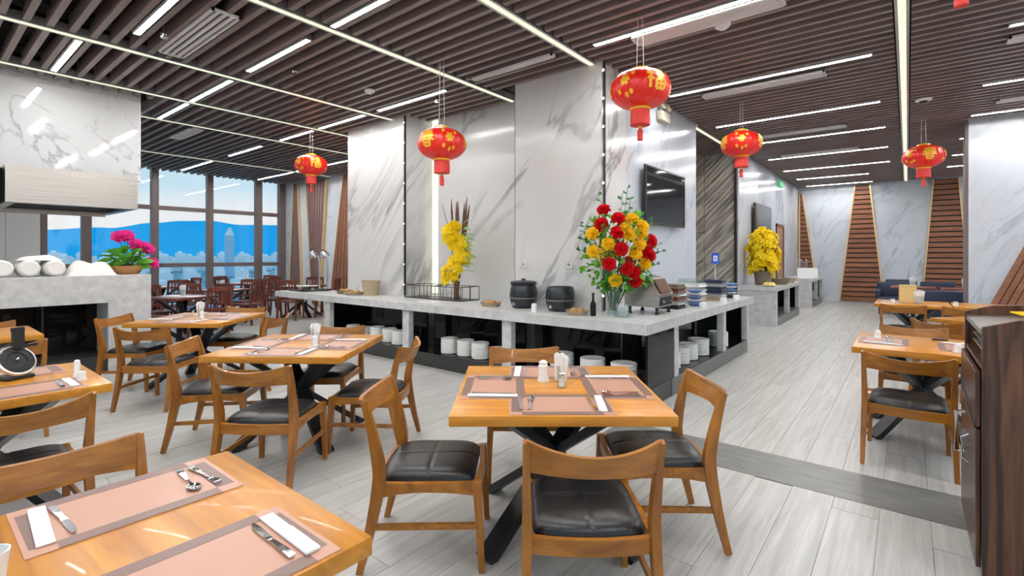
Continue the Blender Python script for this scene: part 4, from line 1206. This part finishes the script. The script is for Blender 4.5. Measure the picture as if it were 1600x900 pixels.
# ------------------------------------------------------------------ dark slat-back chairs and tables of the far dining area
def make_redchair():
    t = empty('slatback_chair', (0, 0, 0), 0, '', 'chair', 'dark red slat-back chairs in the far dining area')
    for s in (-1, 1):
        MB().sweep([(s * .21, -.24, 0), (s * .205, -.20, .45), (s * .205, -.26, .92)], .035, .04, up=(0, 1, 0)).build('leg', 'red_wood', t)
        MB().sweep([(s * .21, .22, 0), (s * .205, .20, .43)], .035, .035, up=(0, 1, 0)).build('leg', 'red_wood', t)
    MB().sweep([(-.2, -.26, .89), (0, -.285, .90), (.2, -.26, .89)], .025, .07).build('top_rail', 'red_wood', t)
    MB().sweep([(-.2, -.215, .54), (.2, -.215, .54)], .02, .04).build('lower_rail', 'red_wood', t)
    for k in range(5):
        x = -.14 + k * .07
        MB().sweep([(x, -.22, .54), (x, -.27, .88)], .022, .012, up=(0, 1, 0)).build('spindle', 'red_wood', t)
    MB().box(-.22, .22, -.21, .22, .415, .455, .012).build('seat', 'red_wood', t)
    return t
rc = make_redchair(); rcu = []
FT = [(-10.3, 3.25, 20, 'dark table nearest the marble bar'), (-11.7, 4.45, 30, 'middle dark table of the far dining area'),
      (-14.0, 3.9, 10, 'dark table by the windows, left end'), (-13.9, 5.9, 25, 'dark table by the windows, right end'), (-11.6, 6.2, 40, 'dark table before the timber-panelled wall')]
def make_red_table():
    t = empty('bistro_table', (0, 0, 0), 0, '', 'table', 'dark tables in the far dining area')
    MB().box(-.45, .45, -.45, .45, .71, .75, .005).build('tabletop', 'red_wood', t)
    for sx, sy in ((1, 1), (1, -1), (-1, 1), (-1, -1)):
        MB().sweep([(sx * .34, sy * .34, 0.004), (sx * .32, sy * .32, .02), (-sx * .28, -sy * .28, .70)], .08, .04).build('leg', 'black_steel', t)
    MB().box(-.40, .40, -.15, .15, .75, .752).build('runner', 'paper', t, smooth=0)
    return t
rt = make_red_table(); rtu = []
sidew = ('window side', 'bar side', 'corridor side', 'end-wall side')
for x, y, h, lab in FT:
    place(rt, rtu, (x, y, 0), R(h), lab)
    for k in range(4):
        a = R(h + 90 * k); r = .62
        place(rc, rcu, (x - r * -math.sin(a), y - r * math.cos(a), 0), a, 'dark slat-back chair %s of the %s' % (('near side', 'left', 'far side', 'right')[k], lab))
for x, y, lab in ((-10.3, 3.25, 'white napkin stand on the dark table nearest the marble bar'), (-11.7, 4.45, 'white napkin stand on the middle dark table'), (-13.9, 5.9, 'white napkin stand on the dark table by the right windows')):
    tumbler(x, y, .05, .12, lab, z=.7525, napkin=True)
# two covered chairs with blue-and-white cloth
o = cloth(10, 10, .22, .24, .06, 3).build('folded_cloth', 'blue_cloth', smooth=80); o.location = (-11.02, 3.84, .456); tag(o, 'blue cloth on a chair seat in the far dining area', 'cloth')

# dark navy tub chairs and table at the corridor end
def tub(x, y, h, lab):
    t = empty('tub_chair', (x, y, 0), R(h), lab, 'armchair', 'navy tub chairs at the corridor end')
    MB().box(-.34, .34, -.30, .34, .22, .44, .05, 3).build('seat', 'navy', t)
    MB().box(-.36, .36, -.36, -.22, .22, .80, .05, 3).build('backrest', 'navy', t)
    for s in (-1, 1):
        MB().box(min(s * .36, s * .25), max(s * .36, s * .25), -.30, .32, .22, .62, .045, 3).build('armrest', 'navy', t)
        for q in (-.26, .28):
            MB().tube([(s * .28, q, 0), (s * .28, q, .23)], .02, 8).build('leg', 'black_steel', t)
tub(-.28, 16.0, 180, 'navy tub chair at the left of the tables before the far wall')
tub(-.15, 17.9, 180, 'navy tub chair farthest back before the tapering timber panel')
tub(.55, 13.2, 0, 'navy tub chair in the middle behind the gold tin')
tub(.62, 16.9, 180, 'navy tub chair farthest back near the second timber panel')
tub(1.48, 13.3, 20, 'navy tub chair nearest the marble pier')
for x, y, lab in ((.1, 15.1, 'low dark-topped table among the navy tub chairs'), (1.0, 14.9, 'second dark-topped table among the navy tub chairs')):
    t = empty('lounge_table', (x, y, 0), 0, lab, 'table', 'lounge tables at the corridor end')
    MB().box(-.42, .42, -.42, .42, .71, .75, .006).build('tabletop', 'red_wood', t)
    MB().lathe([(.25, 0), (.25, .02), (.04, .04), (.035, .70)], 20).build('pedestal', 'black_steel', t)
    tumbler(x, y, .06, .14, 'white napkin stand on the ' + lab, z=.7502, napkin=True)

# ------------------------------------------------------------------ things on the buffet counter
ZT = .8305
def kettle(x, y, label, lid):
    t = empty('soup_kettle', (x, y, ZT), R(-20), label, 'kettle', 'black soup kettles on the counter')
    MB().lathe([(.135, 0), (.145, .01), (.17, .09), (.175, .12)], 32).build('base', 'kettle_black', t)
    MB().lathe([(.177, .12), (.180, .128), (.177, .135)], 32).build('band', 'plinth_side', t)
    MB().lathe([(.175, .135), (.178, .17), (.165, .25), (.15, .285), (.14, .285), (.14, .27), (.001, .265)], 32).build('body', 'kettle_black', t)
    if lid:
        l = MB().lathe([(.162, .285), (.168, .30), (.165, .325), (.15, .335), (.06, .345), (.001, .347)], 32).build('lid', 'kettle_black', t)
        MB().lathe([(.02, .345), (.03, .36), (.001, .372)], 14).build('knob', 'kettle_black', l)
    MB().lathe([(.022, 0), (.020, .012), (.001, .013)], 16, mtx=Matrix.Translation((.02, -.155, .055)) @ Matrix.Rotation(R(97), 4, 'X')).build('dial', 'aluminium', t)
kettle(-3.77, 4.93, 'black soup kettle with its lid on, left one of the two', True)
kettle(-3.22, 4.93, 'black soup kettle without lid, right one of the two', False)

# petals, roses and leaves
def petal_grid(w, l, curl, cup, n=4):
    vs = []; fs = []
    for i in range(n + 1):
        t = i / n
        for j in range(n + 1):
            s = j / n * 2 - 1
            ww = w * math.sin(PI * (0.12 + .80 * t)) ** .7
            vs.append((s * ww, cup * (s * s) * w - curl * t * t, l * t))
    for i in range(n):
        for j in range(n):
            o = i * (n + 1) + j; fs.append((o, o + 1, o + n + 2, o + n + 1))
    return vs, fs
def rose_mesh(name, mat, r=.07):
    m = MB()
    for ring, (cnt, tilt, sc, off) in enumerate(((3, 8, .62, .10), (5, 28, .85, .18), (6, 58, 1.05, .22), (6, 84, 1.0, .22))):
        v, f = petal_grid(r * .62 * sc, r * sc, r * .28, .5)
        for k in range(cnt):
            mt = Matrix.Rotation(2 * PI * k / cnt + ring * .7, 4, 'Z') @ Matrix.Translation((0, -off * r, -.012 * ring)) @ Matrix.Rotation(R(tilt), 4, 'X')
            m.add(v, f, mt)
    m.lathe([(.001, -.03), (.02, -.01), (.012, .03), (.001, .04)], 8)
    return m.mesh(name, mat, smooth=80)
def leaf_mesh(name, mat, l=.09, w=.026, fold=.3):
    vs = []; fs = []
    for i in range(6):
        t = i / 5; ww = w * math.sin(PI * min(1, t * .96 + .02)) ** .8; z = -.25 * l * t * t
        vs += [(-ww, l * t, z + fold * ww), (0, l * t, z), (ww, l * t, z + fold * ww)]
    for i in range(5):
        o = i * 3; fs += [(o, o + 1, o + 4, o + 3), (o + 1, o + 2, o + 5, o + 4)]
    return MB().add(vs, fs).mesh(name, mat, smooth=80)
ROSE_R = rose_mesh('rose', 'rose_red', .062); ROSE_Y = rose_mesh('rose', 'rose_yellow', .062)
LEAF = leaf_mesh('leaf', 'leaf'); LEAF_D = leaf_mesh('leaf', 'leaf_dark', .055, .018); LEAF_P = leaf_mesh('leaf', 'leaf_pale', .19, .016); LEAF_B = leaf_mesh('leaf', 'leaf', .17, .05)
def euler_to(dirv, spin=0.0):
    q = Vector(dirv).normalized().to_track_quat('Z', 'Y'); return (q.to_matrix().to_4x4() @ Matrix.Rotation(spin, 4, 'Z')).to_euler()
def leaf_euler(dirv, spin=0.0):
    q = Vector(dirv).normalized().to_track_quat('Y', 'Z'); return (q.to_matrix().to_4x4() @ Matrix.Rotation(spin, 4, 'Y')).to_euler()

bq = empty('flower_bouquet', (-2.53, 4.93, ZT), R(38.75), 'tall bouquet of red and yellow roses in a glass vase at the counter corner', 'flowers')
MB().lathe([(.06, 0), (.065, .01), (.055, .10), (.075, .26), (.07, .26), (.05, .10), (.055, .016), (.001, .016)], 24).build('vase', 'clear_glass', bq)
rb_ = random.Random(11)
reds = [(-0.13, 1.162), (0.011, 1.063), (-0.17, 1.007), (-0.01, 0.908), (0.379, 0.82), (0.035, 0.728), (0.333, 0.692), (-0.092, 0.565), (0.106, 0.516), (0.219, 0.374), (0.361, 0.657), (0.191, 0.466)]
yels = [(-0.262, 0.898), (0.12, 0.884), (0.276, 0.976), (0.163, 1.053), (-0.106, 0.784), (-0.255, 0.7), (0.191, 0.685), (0.311, 0.572), (0.234, 0.784), (-0.014, 0.381), (0.255, 0.912), (0.078, 0.947)]
ctr = Vector((.06, 0, .62)); stems = MB()
for lst, me in ((reds, ROSE_R), (yels, ROSE_Y)):
    for (x, z) in lst:
        rr = max(0, 1 - ((x - .06) / .42) ** 2 - ((z - .75) / .52) ** 2)
        y = -.26 * math.sqrt(rr) - .02
        p = Vector((x, y, z)); d = (p - ctr) + Vector((0, -.28, .05))
        link('rose', me, bq, p, euler_to(d, rb_.random() * 6))
        stems.tube([tuple(p - d.normalized() * .02), tuple(p * .6 + Vector((0, 0, .1))), (x * .08, y * .05, .05)], .004, 5)
for k in range(9):       # roses on the sides and back
    a = lerp(.3, PI - .3, rb_.random()); z = lerp(.45, 1.0, rb_.random()); r = .26 * math.sqrt(max(.1, 1 - ((z - .75) / .5) ** 2))
    p = Vector((.06 + r * math.cos(a), r * math.sin(a) * .9, z)); d = p - ctr
    link('rose', (ROSE_R, ROSE_Y)[k % 2], bq, p, euler_to(d, rb_.random() * 6))
stems.build('stems', 'leaf_dark', bq)
for k in range(260):
    a = rb_.random() * 2 * PI; z = lerp(.30, 1.1, rb_.random()); r = lerp(.12, .36, rb_.random()) * math.sqrt(max(.15, 1 - ((z - .72) / .55) ** 2))
    p = Vector((.06 + r * math.cos(a) * 1.15, r * math.sin(a) * .8, z)); d = (p - ctr).normalized() + Vector((rb_.uniform(-.6, .6), rb_.uniform(-.6, .6), rb_.uniform(-.5, .5)))
    link('leaf', (LEAF, LEAF_D)[k % 2], bq, p, leaf_euler(d, rb_.random() * 3))
for k in range(80):
    a = rb_.random() * 2 * PI; z = lerp(.26, .56, rb_.random()); r = lerp(.03, .20, rb_.random()) * (z / .4)
    link('leaf', (LEAF, LEAF_D, LEAF)[k % 3], bq, Vector((.06 + r * math.cos(a), r * math.sin(a) * .8, z)), leaf_euler((math.cos(a), math.sin(a), rb_.uniform(-.3, .6)), rb_.random() * 3))
for k in range(8):        # big lower leaves
    a = -PI / 2 + (k - 3.5) * .55; p = Vector((.05 + .10 * math.cos(a), .10 * math.sin(a), .34 + .02 * k % .1))
    link('leaf', LEAF_B, bq, p, leaf_euler((math.cos(a), math.sin(a) * .8, .1), .3))
sp = MB()
for (ex, ey, ez) in ((.15, -.05, 1.40), (.10, .0, 1.34), (.20, .02, 1.28), (-.38, -.05, .86), (-.40, 0, .72), (-.36, -.03, 1.0), (.50, -.03, .78), (.54, .0, .70), (.46, -.06, .56), (.38, -.05, 1.05), (-.16, .0, 1.32)):
    b = Vector((.06, 0, .6)); e = Vector((ex, ey, ez)); sp.tube([tuple(b), tuple((b + e) / 2 + Vector((0, -.03, .02))), tuple(e)], .003, 5)
    for q in range(7):
        p = b.lerp(e, .5 + .5 * q / 6)
        link('leaf', LEAF_D, bq, p, leaf_euler(((-1) ** q * .8 + (e - b).x, rb_.uniform(-.5, .5), .5 + rb_.uniform(-.3, .3)), rb_.random() * 3))
sp.build('sprigs', 'leaf_dark', bq)

# yellow orchid spray in its black wire tray
wt_ = empty('wire_tray', (-5.55, 5.18, ZT), 0, 'long black wire tray on the counter before the recessed panel', 'tray')
MB().box(-.62, .62, -.20, .20, 0, .012, .003).build('base', 'black_steel', wt_)
m = MB()
for y in (-.195, .195):
    m.tube([(-.61, y, .20), (.61, y, .20)], .006, 6)
    for k in range(8): m.tube([(-.61 + 1.22 * k / 7, y, .01), (-.61 + 1.22 * k / 7, y, .20)], .005, 6)
for x in (-.61, 0.0, .61):
    m.tube([(x, -.195, .20), (x, .195, .20)], .006, 6)
    m.tube([(x, 0, .01), (x, 0, .20)], .005, 6)
m.build('wire_frame', 'black_steel', wt_)
oy = empty('orchid_spray', (-5.25, 5.22, ZT + .012), R(20), 'upright spray of yellow orchids with brown reeds behind the wire tray', 'flowers')
MB().lathe([(.04, 0), (.045, .02), (.035, .10), (.05, .26), (.045, .26), (.03, .1), (.001, .03)], 18).build('vase', 'reed', oy)
def orchid_mesh(name, mat, r=.06):
    m = MB(); v, f = petal_grid(r * .5, r, r * .2, .35)
    for k in range(5):
        m.add(v, f, Matrix.Rotation(2 * PI * k / 5, 4, 'Z') @ Matrix.Translation((0, -.006, 0)) @ Matrix.Rotation(R(70), 4, 'X'))
    m.lathe([(.001, -.01), (.012, .0), (.01, .02), (.001, .025)], 8)
    return m.mesh(name, mat, smooth=80)
ORCH = orchid_mesh('orchid', 'petal_yellow', .085)
ro = random.Random(3)
CL = [(-.09, .97, .09), (-.03, 1.06, .06), (.06, .80, .12), (.09, .63, .12), (.02, .50, .10), (-.08, .36, .10), (-.02, .88, .07)]
for k in range(84):
    cx, cz, cr_ = CL[k % 7]
    a = ro.random() * 2 * PI; e_ = ro.uniform(-1, 1); r = cr_ * (.5 + .5 * ro.random())
    p = Vector((cx + r * math.cos(a), r * .8 * math.sin(a) - .05, cz + e_ * cr_ * .8)); d = Vector((math.cos(a), math.sin(a) - .7, .3 + e_ * .5))
    link('orchid', ORCH, oy, p, euler_to(d, ro.random() * 6))
m = MB()
for (x, h_, lx) in ((-.07, 1.50, -.10), (-.02, 1.45, -.01), (.02, 1.46, .01), (.09, 1.44, .12), (.12, 1.52, .16), (.14, 1.40, .20), (-.12, 1.42, -.25)):
    m.tube([(x * .3, .02, .3), (x, .02, 1.0), (lerp(x, lx, .6), .02, lerp(1.0, h_, .6)), (lx, .02, h_)], [.006, .016 if lx > -.2 else .005, .016 if lx > -.2 else .004, .003], 6)
m.build('reeds', 'reed', oy)
for k in range(30):
    a = ro.random() * 2 * PI; p = Vector((.10 + .06 * ro.random(), -.06, lerp(.42, 1.1, k / 29)))
    link('leaf', LEAF_P, oy, p, leaf_euler((.9 + .3 * math.cos(a), .5 * math.sin(a) - .3, ro.uniform(-.3, .8)), ro.random()))
MB().tube([(0, 0, .2), (.02, 0, .7), (0, 0, 1.1)], .01, 6).build('stem', 'leaf_dark', oy)

# conveyor toaster
ts = empty('conveyor_toaster', (-2.33, 5.42, ZT), 0, 'stainless conveyor toaster with black feet beside the bouquet', 'toaster')
pr = [(-.20, .08), (.20, .08), (.21, .22), (.10, .40), (-.02, .43), (-.14, .40), (-.20, .30)]
MB().prism(pr, .42, Matrix.Translation((0, -.21, 0))).build('body', 'steel', ts, smooth=25)
MB().add([(.206, -.15, .235), (.206, .15, .235), (.118, .15, .385), (.118, -.15, .385), (.218, -.15, .24), (.218, .15, .24), (.13, .15, .392), (.13, -.15, .392)], [(4, 5, 6, 7), (0, 1, 5, 4), (2, 3, 7, 6), (1, 2, 6, 5), (3, 0, 4, 7)]).build('loading_slot', 'reed', ts, smooth=0)
MB().box(.205, .215, -.15, .15, .10, .19).build('outlet', 'black_matt', ts, smooth=0)
for y in (-.1, .1):
    MB().lathe([(.016, 0), (.014, .02), (.001, .02)], 12, mtx=Matrix.Translation((.215, y, .145)) @ Matrix.Rotation(R(90), 4, 'Y')).build('dial', 'chrome', ts)
for sx in (-.15, .17):
    for sy in (-.17, .17):
        MB().lathe([(.022, 0), (.024, .01), (.016, .03), (.02, .08)], 12, c=(sx, sy, 0)).build('foot', 'black_matt', ts)
# bread baskets, board, small shakers
def basket(x, y, lab, r=.14, h=.06, mat='wicker', fill='bread', z=ZT):
    t = empty('basket', (x, y, z), random.random() * 3, lab, 'basket')
    MB().lathe([(r * .8, 0), (r, h), (r * 1.03, h), (r * 1.0, h * .85), (r * .78, .01), (.001, .01)], 24, rad=lambda a: 1 + .02 * math.sin(a * 24)).build('weave', mat, t)
    if fill:
        for k in range(4):
            a = k * 1.7
            MB().lathe([(.001, -.05), (.035, -.03), (.04, 0), (.035, .03), (.001, .05)], 12, mtx=Matrix.Translation((r * .35 * math.cos(a), r * .35 * math.sin(a), h * .7)) @ Matrix.Rotation(a, 4, 'Z') @ Matrix.Rotation(R(90), 4, 'Y')).build('roll', fill, t)
basket(-2.86, 4.72, 'low wicker basket in front of the bouquet', .13, .05)
basket(-4.22, 4.82, 'low wicker basket left of the soup kettles', .14, .05)
basket(-6.95, 4.92, 'tall round wicker basket near the left marble panel', .15, .24, 'wicker', None)
basket(-7.25, 4.80, 'flat basket of small rolls beside the tall round basket', .17, .05)
basket(-7.62, 4.85, 'small basket at the left part of the counter', .14, .06, 'wicker_dark')
tumbler(-3.38, 4.62, .04, .10, 'white pot with a spoon between the two soup kettles', 'ceramic', z=ZT)
o = MB().box(-.16, .16, -.05, .05, 0, .012, .003).build('tongs_tray', 'ceramic'); o.location = (-5.2, 4.60, ZT); tag(o, 'small pale dish in front of the wire tray', 'dish')
# carafe and dark bottle by the vase
t = empty('bottle', (-2.66, 4.72, ZT), 0, 'slim dark bottle left of the glass vase', 'bottle')
MB().lathe([(.03, 0), (.032, .02), (.032, .13), (.012, .17), (.012, .23), (.015, .235), (.001, .236)], 16).build('body', 'black_glass', t)
MB().lathe([(.016, .236), (.016, .25), (.001, .25)], 12).build('cap', 'black_matt', t)
t = empty('glass_jar', (-2.36, 4.80, ZT), 0, 'low clear glass jar between the vase and the toaster', 'jar')
MB().lathe([(.07, 0), (.075, .01), (.075, .13), (.06, .15), (.055, .15), (.07, .12), (.07, .012), (.001, .012)], 20).build('jar', 'clear_glass', t)
# crockery racks and bowls along the corridor side
def rack(x, y, lab, mats, r=.12, h=.045, square=True):
    t = empty('dish_stack', (x, y, ZT), 0, lab, 'dishes', 'stacked dishes on the corridor side')
    z = 0
    for k, mt in enumerate(mats):
        if square: MB().box(-r, r, -r, r, z, z + h * .35, .004).box(-r * .9, r * .9, -r * .9, r * .9, z + h * .35, z + h, .004).build('tray', mt, t, smooth=0)
        else: MB().lathe([(r * .5, z), (r, z + h * .9), (r * .95, z + h), (r * .45, z + h * .4), (.001, z + h * .4)], 24).build('bowl', mt, t)
        z += h
rack(-2.30, 6.05, 'stack of wooden and steel trays right of the toaster', ['black_matt', 'aluminium', 'red_wood', 'aluminium', 'red_wood', 'wicker_dark'], .14, .05)
rack(-2.16, 6.50, 'stack of blue and white bowls on the corridor side, near one', ['ceramic_blue', 'ceramic', 'ceramic_blue', 'ceramic', 'ceramic_blue'], .10, .042, False)
rack(-2.35, 6.95, 'stack of glass and steel trays in the middle of the corridor side', ['aluminium', 'wicker', 'ceramic', 'aluminium', 'ceramic', 'clear_glass'], .16, .055)
rack(-2.22, 7.55, 'stack of navy trays on the corridor side', ['wicker', 'aluminium', 'navy', 'navy', 'aluminium', 'navy'], .14, .05)
rack(-2.16, 8.10, 'stack of blue and white bowls at the end of the counter', ['black_matt', 'ceramic', 'ceramic_blue', 'ceramic', 'ceramic_blue'], .12, .045, False)
for y in (6.32, 7.20, 7.85):
    o = MB().box(-.05, .05, -.02, .02, 0, .07, .002).build('name_card', 'paper'); o.location = (-2.0, y, ZT); o.rotation_euler = (0, 0, R(70))
    tag(o, {6.32: 'white name card nearest the toaster', 7.20: 'white name card in the middle of the corridor side', 7.85: 'white name card near the counter end'}[y], 'card', 'white name cards on the counter')
# blue sign on a stand
sg = empty('sign_stand', (-2.48, 8.46, ZT), R(25), 'small blue sign with a white mark on a stand at the counter end', 'sign')
MB().lathe([(.07, 0), (.07, .012), (.012, .02), (.008, .50)], 16).build('stand', 'chrome', sg)
p_ = MB().box(-.06, .06, -.012, 0, .52, .70, .004).build('panel', 'sign_blue', sg, smooth=0)
MB().box(-.032, .032, -.014, -.012, .565, .655).build('mark', 'sign_white', p_, smooth=0)
MB().box(-.008, .008, -.0155, -.014, .585, .635).build('pictogram', 'sign_blue', p_, smooth=0)
# heat lamp, carving tray at the left end
hl = empty('heat_lamp', (-8.55, 4.98, ZT), R(30), 'chrome twin-arm heat lamp at the left end of the counter', 'lamp')
MB().box(-.14, .14, -.10, .10, 0, .03, .006).build('base', 'black_matt', hl)
for s in (-1, 1):
    MB().tube([(s * .08, .03, .03), (s * .08, .03, .55), (s * .08, -.02, .68), (s * .10, -.10, .70)], .016, 10).build('arm', 'chrome', hl)
    MB().lathe([(.03, .06), (.05, .04), (.09, -.06), (.085, -.06), (.04, .03), (.001, .03)], 20, mtx=Matrix.Translation((s * .11, -.15, .70)) @ Matrix.Rotation(R(35), 4, 'X')).build('lamp_shade', 'chrome', hl)
t = empty('serving_tray', (-8.75, 4.72, ZT), 0, 'dark serving tray with a steel dish below the heat lamp', 'tray')
MB().box(-.30, .25, -.14, .14, 0, .02, .006).build('tray', 'black_matt', t)
MB().lathe([(.10, .02), (.13, .09), (.12, .09), (.09, .03), (.001, .03)], 20, c=(.05, 0, 0)).build('dish', 'steel', t)

# ------------------------------------------------------------------ corridor counters: yellow flowers and food
yf = empty('yellow_bouquet', (-2.52, 12.1, ZT), 0, 'round yellow bouquet in a wicker basket on the corridor counter', 'flowers')
MB().lathe([(.16, 0), (.19, .30), (.20, .31), (.18, .30), (.15, .02), (.001, .02)], 24, rad=lambda a: 1 + .02 * math.sin(a * 20)).build('basket', 'wicker_dark', yf)
for k in range(230):
    a = ro.random() * 2 * PI; z = lerp(.34, 1.05, ro.random()); r = lerp(.06, .33, ro.random() ** .5) * (0.75 + .25 * math.sin((z - .3) * 4))
    p = Vector((r * math.cos(a), r * math.sin(a), z + .25 * (ro.random() - .5)))
    link('blossom', ORCH, yf, p, euler_to((math.cos(a), math.sin(a), .5), ro.random() * 6))
for k in range(60):      # upright sprays
    a = ro.random() * 2 * PI; r = ro.random() * .26; z = lerp(.9, 1.28, ro.random()) - r * .4
    link('blossom', ORCH, yf, Vector((r * math.cos(a), r * math.sin(a), z)), euler_to((math.cos(a) * .4, math.sin(a) * .4, 1), ro.random() * 6))
m = MB()
for k in range(24):
    a = k * .7; m.tube([(0, 0, .1), (.18 * math.cos(a), .18 * math.sin(a), .6), (.33 * math.cos(a), .33 * math.sin(a), .95)], .006, 5)
m.build('stems', 'leaf_dark', yf)
basket(-2.35, 12.75, 'wide basket of food on the corridor counter', .26, .14, 'wicker_dark', 'cream_food')
basket(-2.30, 13.5, 'second food basket on the corridor counter', .22, .12, 'wicker', 'bread')
t = empty('food_plate', (-2.30, 11.62, ZT), 0, 'plate of yellow pastries in front of the yellow bouquet', 'food')
MB().lathe([(.08, 0), (.16, .02), (.155, .025), (.07, .008), (.001, .008)], 24).build('plate', 'ceramic', t)
for k in range(5):
    a = k * 1.26
    MB().lathe([(.05, 0), (.055, .03), (.03, .07), (.001, .08)], 12, c=(.07 * math.cos(a), .07 * math.sin(a), .012)).build('pastry', 'cream_food', t)
t = empty('bottle', (-2.62, 12.95, ZT), 0, 'dark purple bottle beside the yellow bouquet', 'bottle')
MB().lathe([(.055, 0), (.058, .02), (.058, .34), (.02, .42), (.02, .52), (.001, .525)], 16).build('body', 'purple', t)
MB().lathe([(.024, .525), (.024, .56), (.001, .56)], 12).build('cap', 'gold_trim', t)
t = empty('glass_dispenser', (-2.5, 17.4, ZT), 0, 'clear drink dispenser on the farthest corridor counter', 'dispenser')
MB().box(-.14, .14, -.14, .14, 0, .12, .01).build('base', 'chrome', t)
MB().lathe([(.12, .12), (.13, .14), (.13, .48), (.10, .50), (.001, .50)], 20).build('tank', 'clear_glass', t)
MB().lathe([(.135, .50), (.10, .54), (.001, .55)], 20).build('lid', 'chrome', t)
o = MB().box(-.02, .02, -.28, .28, 0, .3, .003).build('menu_board', 'paper'); o.location = (-2.3, 16.75, ZT); o.rotation_euler = (0, 0, R(-60)); tag(o, 'white folded menu board on the farthest corridor counter', 'board')
basket(-2.4, 18.2, 'dark basket at the end of the farthest corridor counter', .2, .12, 'wicker_dark', None)

# ------------------------------------------------------------------ flower bowl on the marble bar
fb = empty('flower_bowl', (-8.38, 1.98, 1.2305), 0, 'terracotta bowl of pink flowers and green leaves on the marble bar', 'plant')
MB().lathe([(.10, 0), (.13, .01), (.19, .10), (.20, .11), (.19, .115), (.17, .09), (.001, .085)], 28).build('bowl', 'terracotta', fb)
MB().lathe([(.175, .088), (.12, .13), (.001, .15)], 20, rad=lambda a: 1 + .05 * math.sin(a * 9)).build('soil', 'soil', fb)
rf = random.Random(6)
for k in range(90):
    a = rf.random() * 2 * PI; r = rf.random() ** .6 * .15; z = lerp(.11, .34, rf.random()) - r * .25
    p = Vector((r * math.cos(a) * .9, r * math.sin(a) * 1.35, z))
    link('leaf', (LEAF_B, LEAF, LEAF)[k % 3], fb, p, leaf_euler((math.cos(a) + rf.uniform(-.4, .4), math.sin(a) * 1.3, rf.uniform(.1, .9)), rf.random()))
PINK = rose_mesh('pink_flower', 'petal_pink', .075)
m = MB()
for (x, y, z) in ((.05, -.06, .53), (.02, -.01, .54), (.07, .19, .38), (.04, .23, .36), (.05, .09, .42), (.09, .26, .16), (.06, -.11, .52)):
    link('pink_flower', PINK, fb, (x, y, z), euler_to((.8, y, .7), rf.random() * 6))
    m.tube([(0, 0, .1), (x * .5, y * .5, z * .6), (x, y, z)], .004, 5)
m.build('stems', 'leaf_dark', fb)
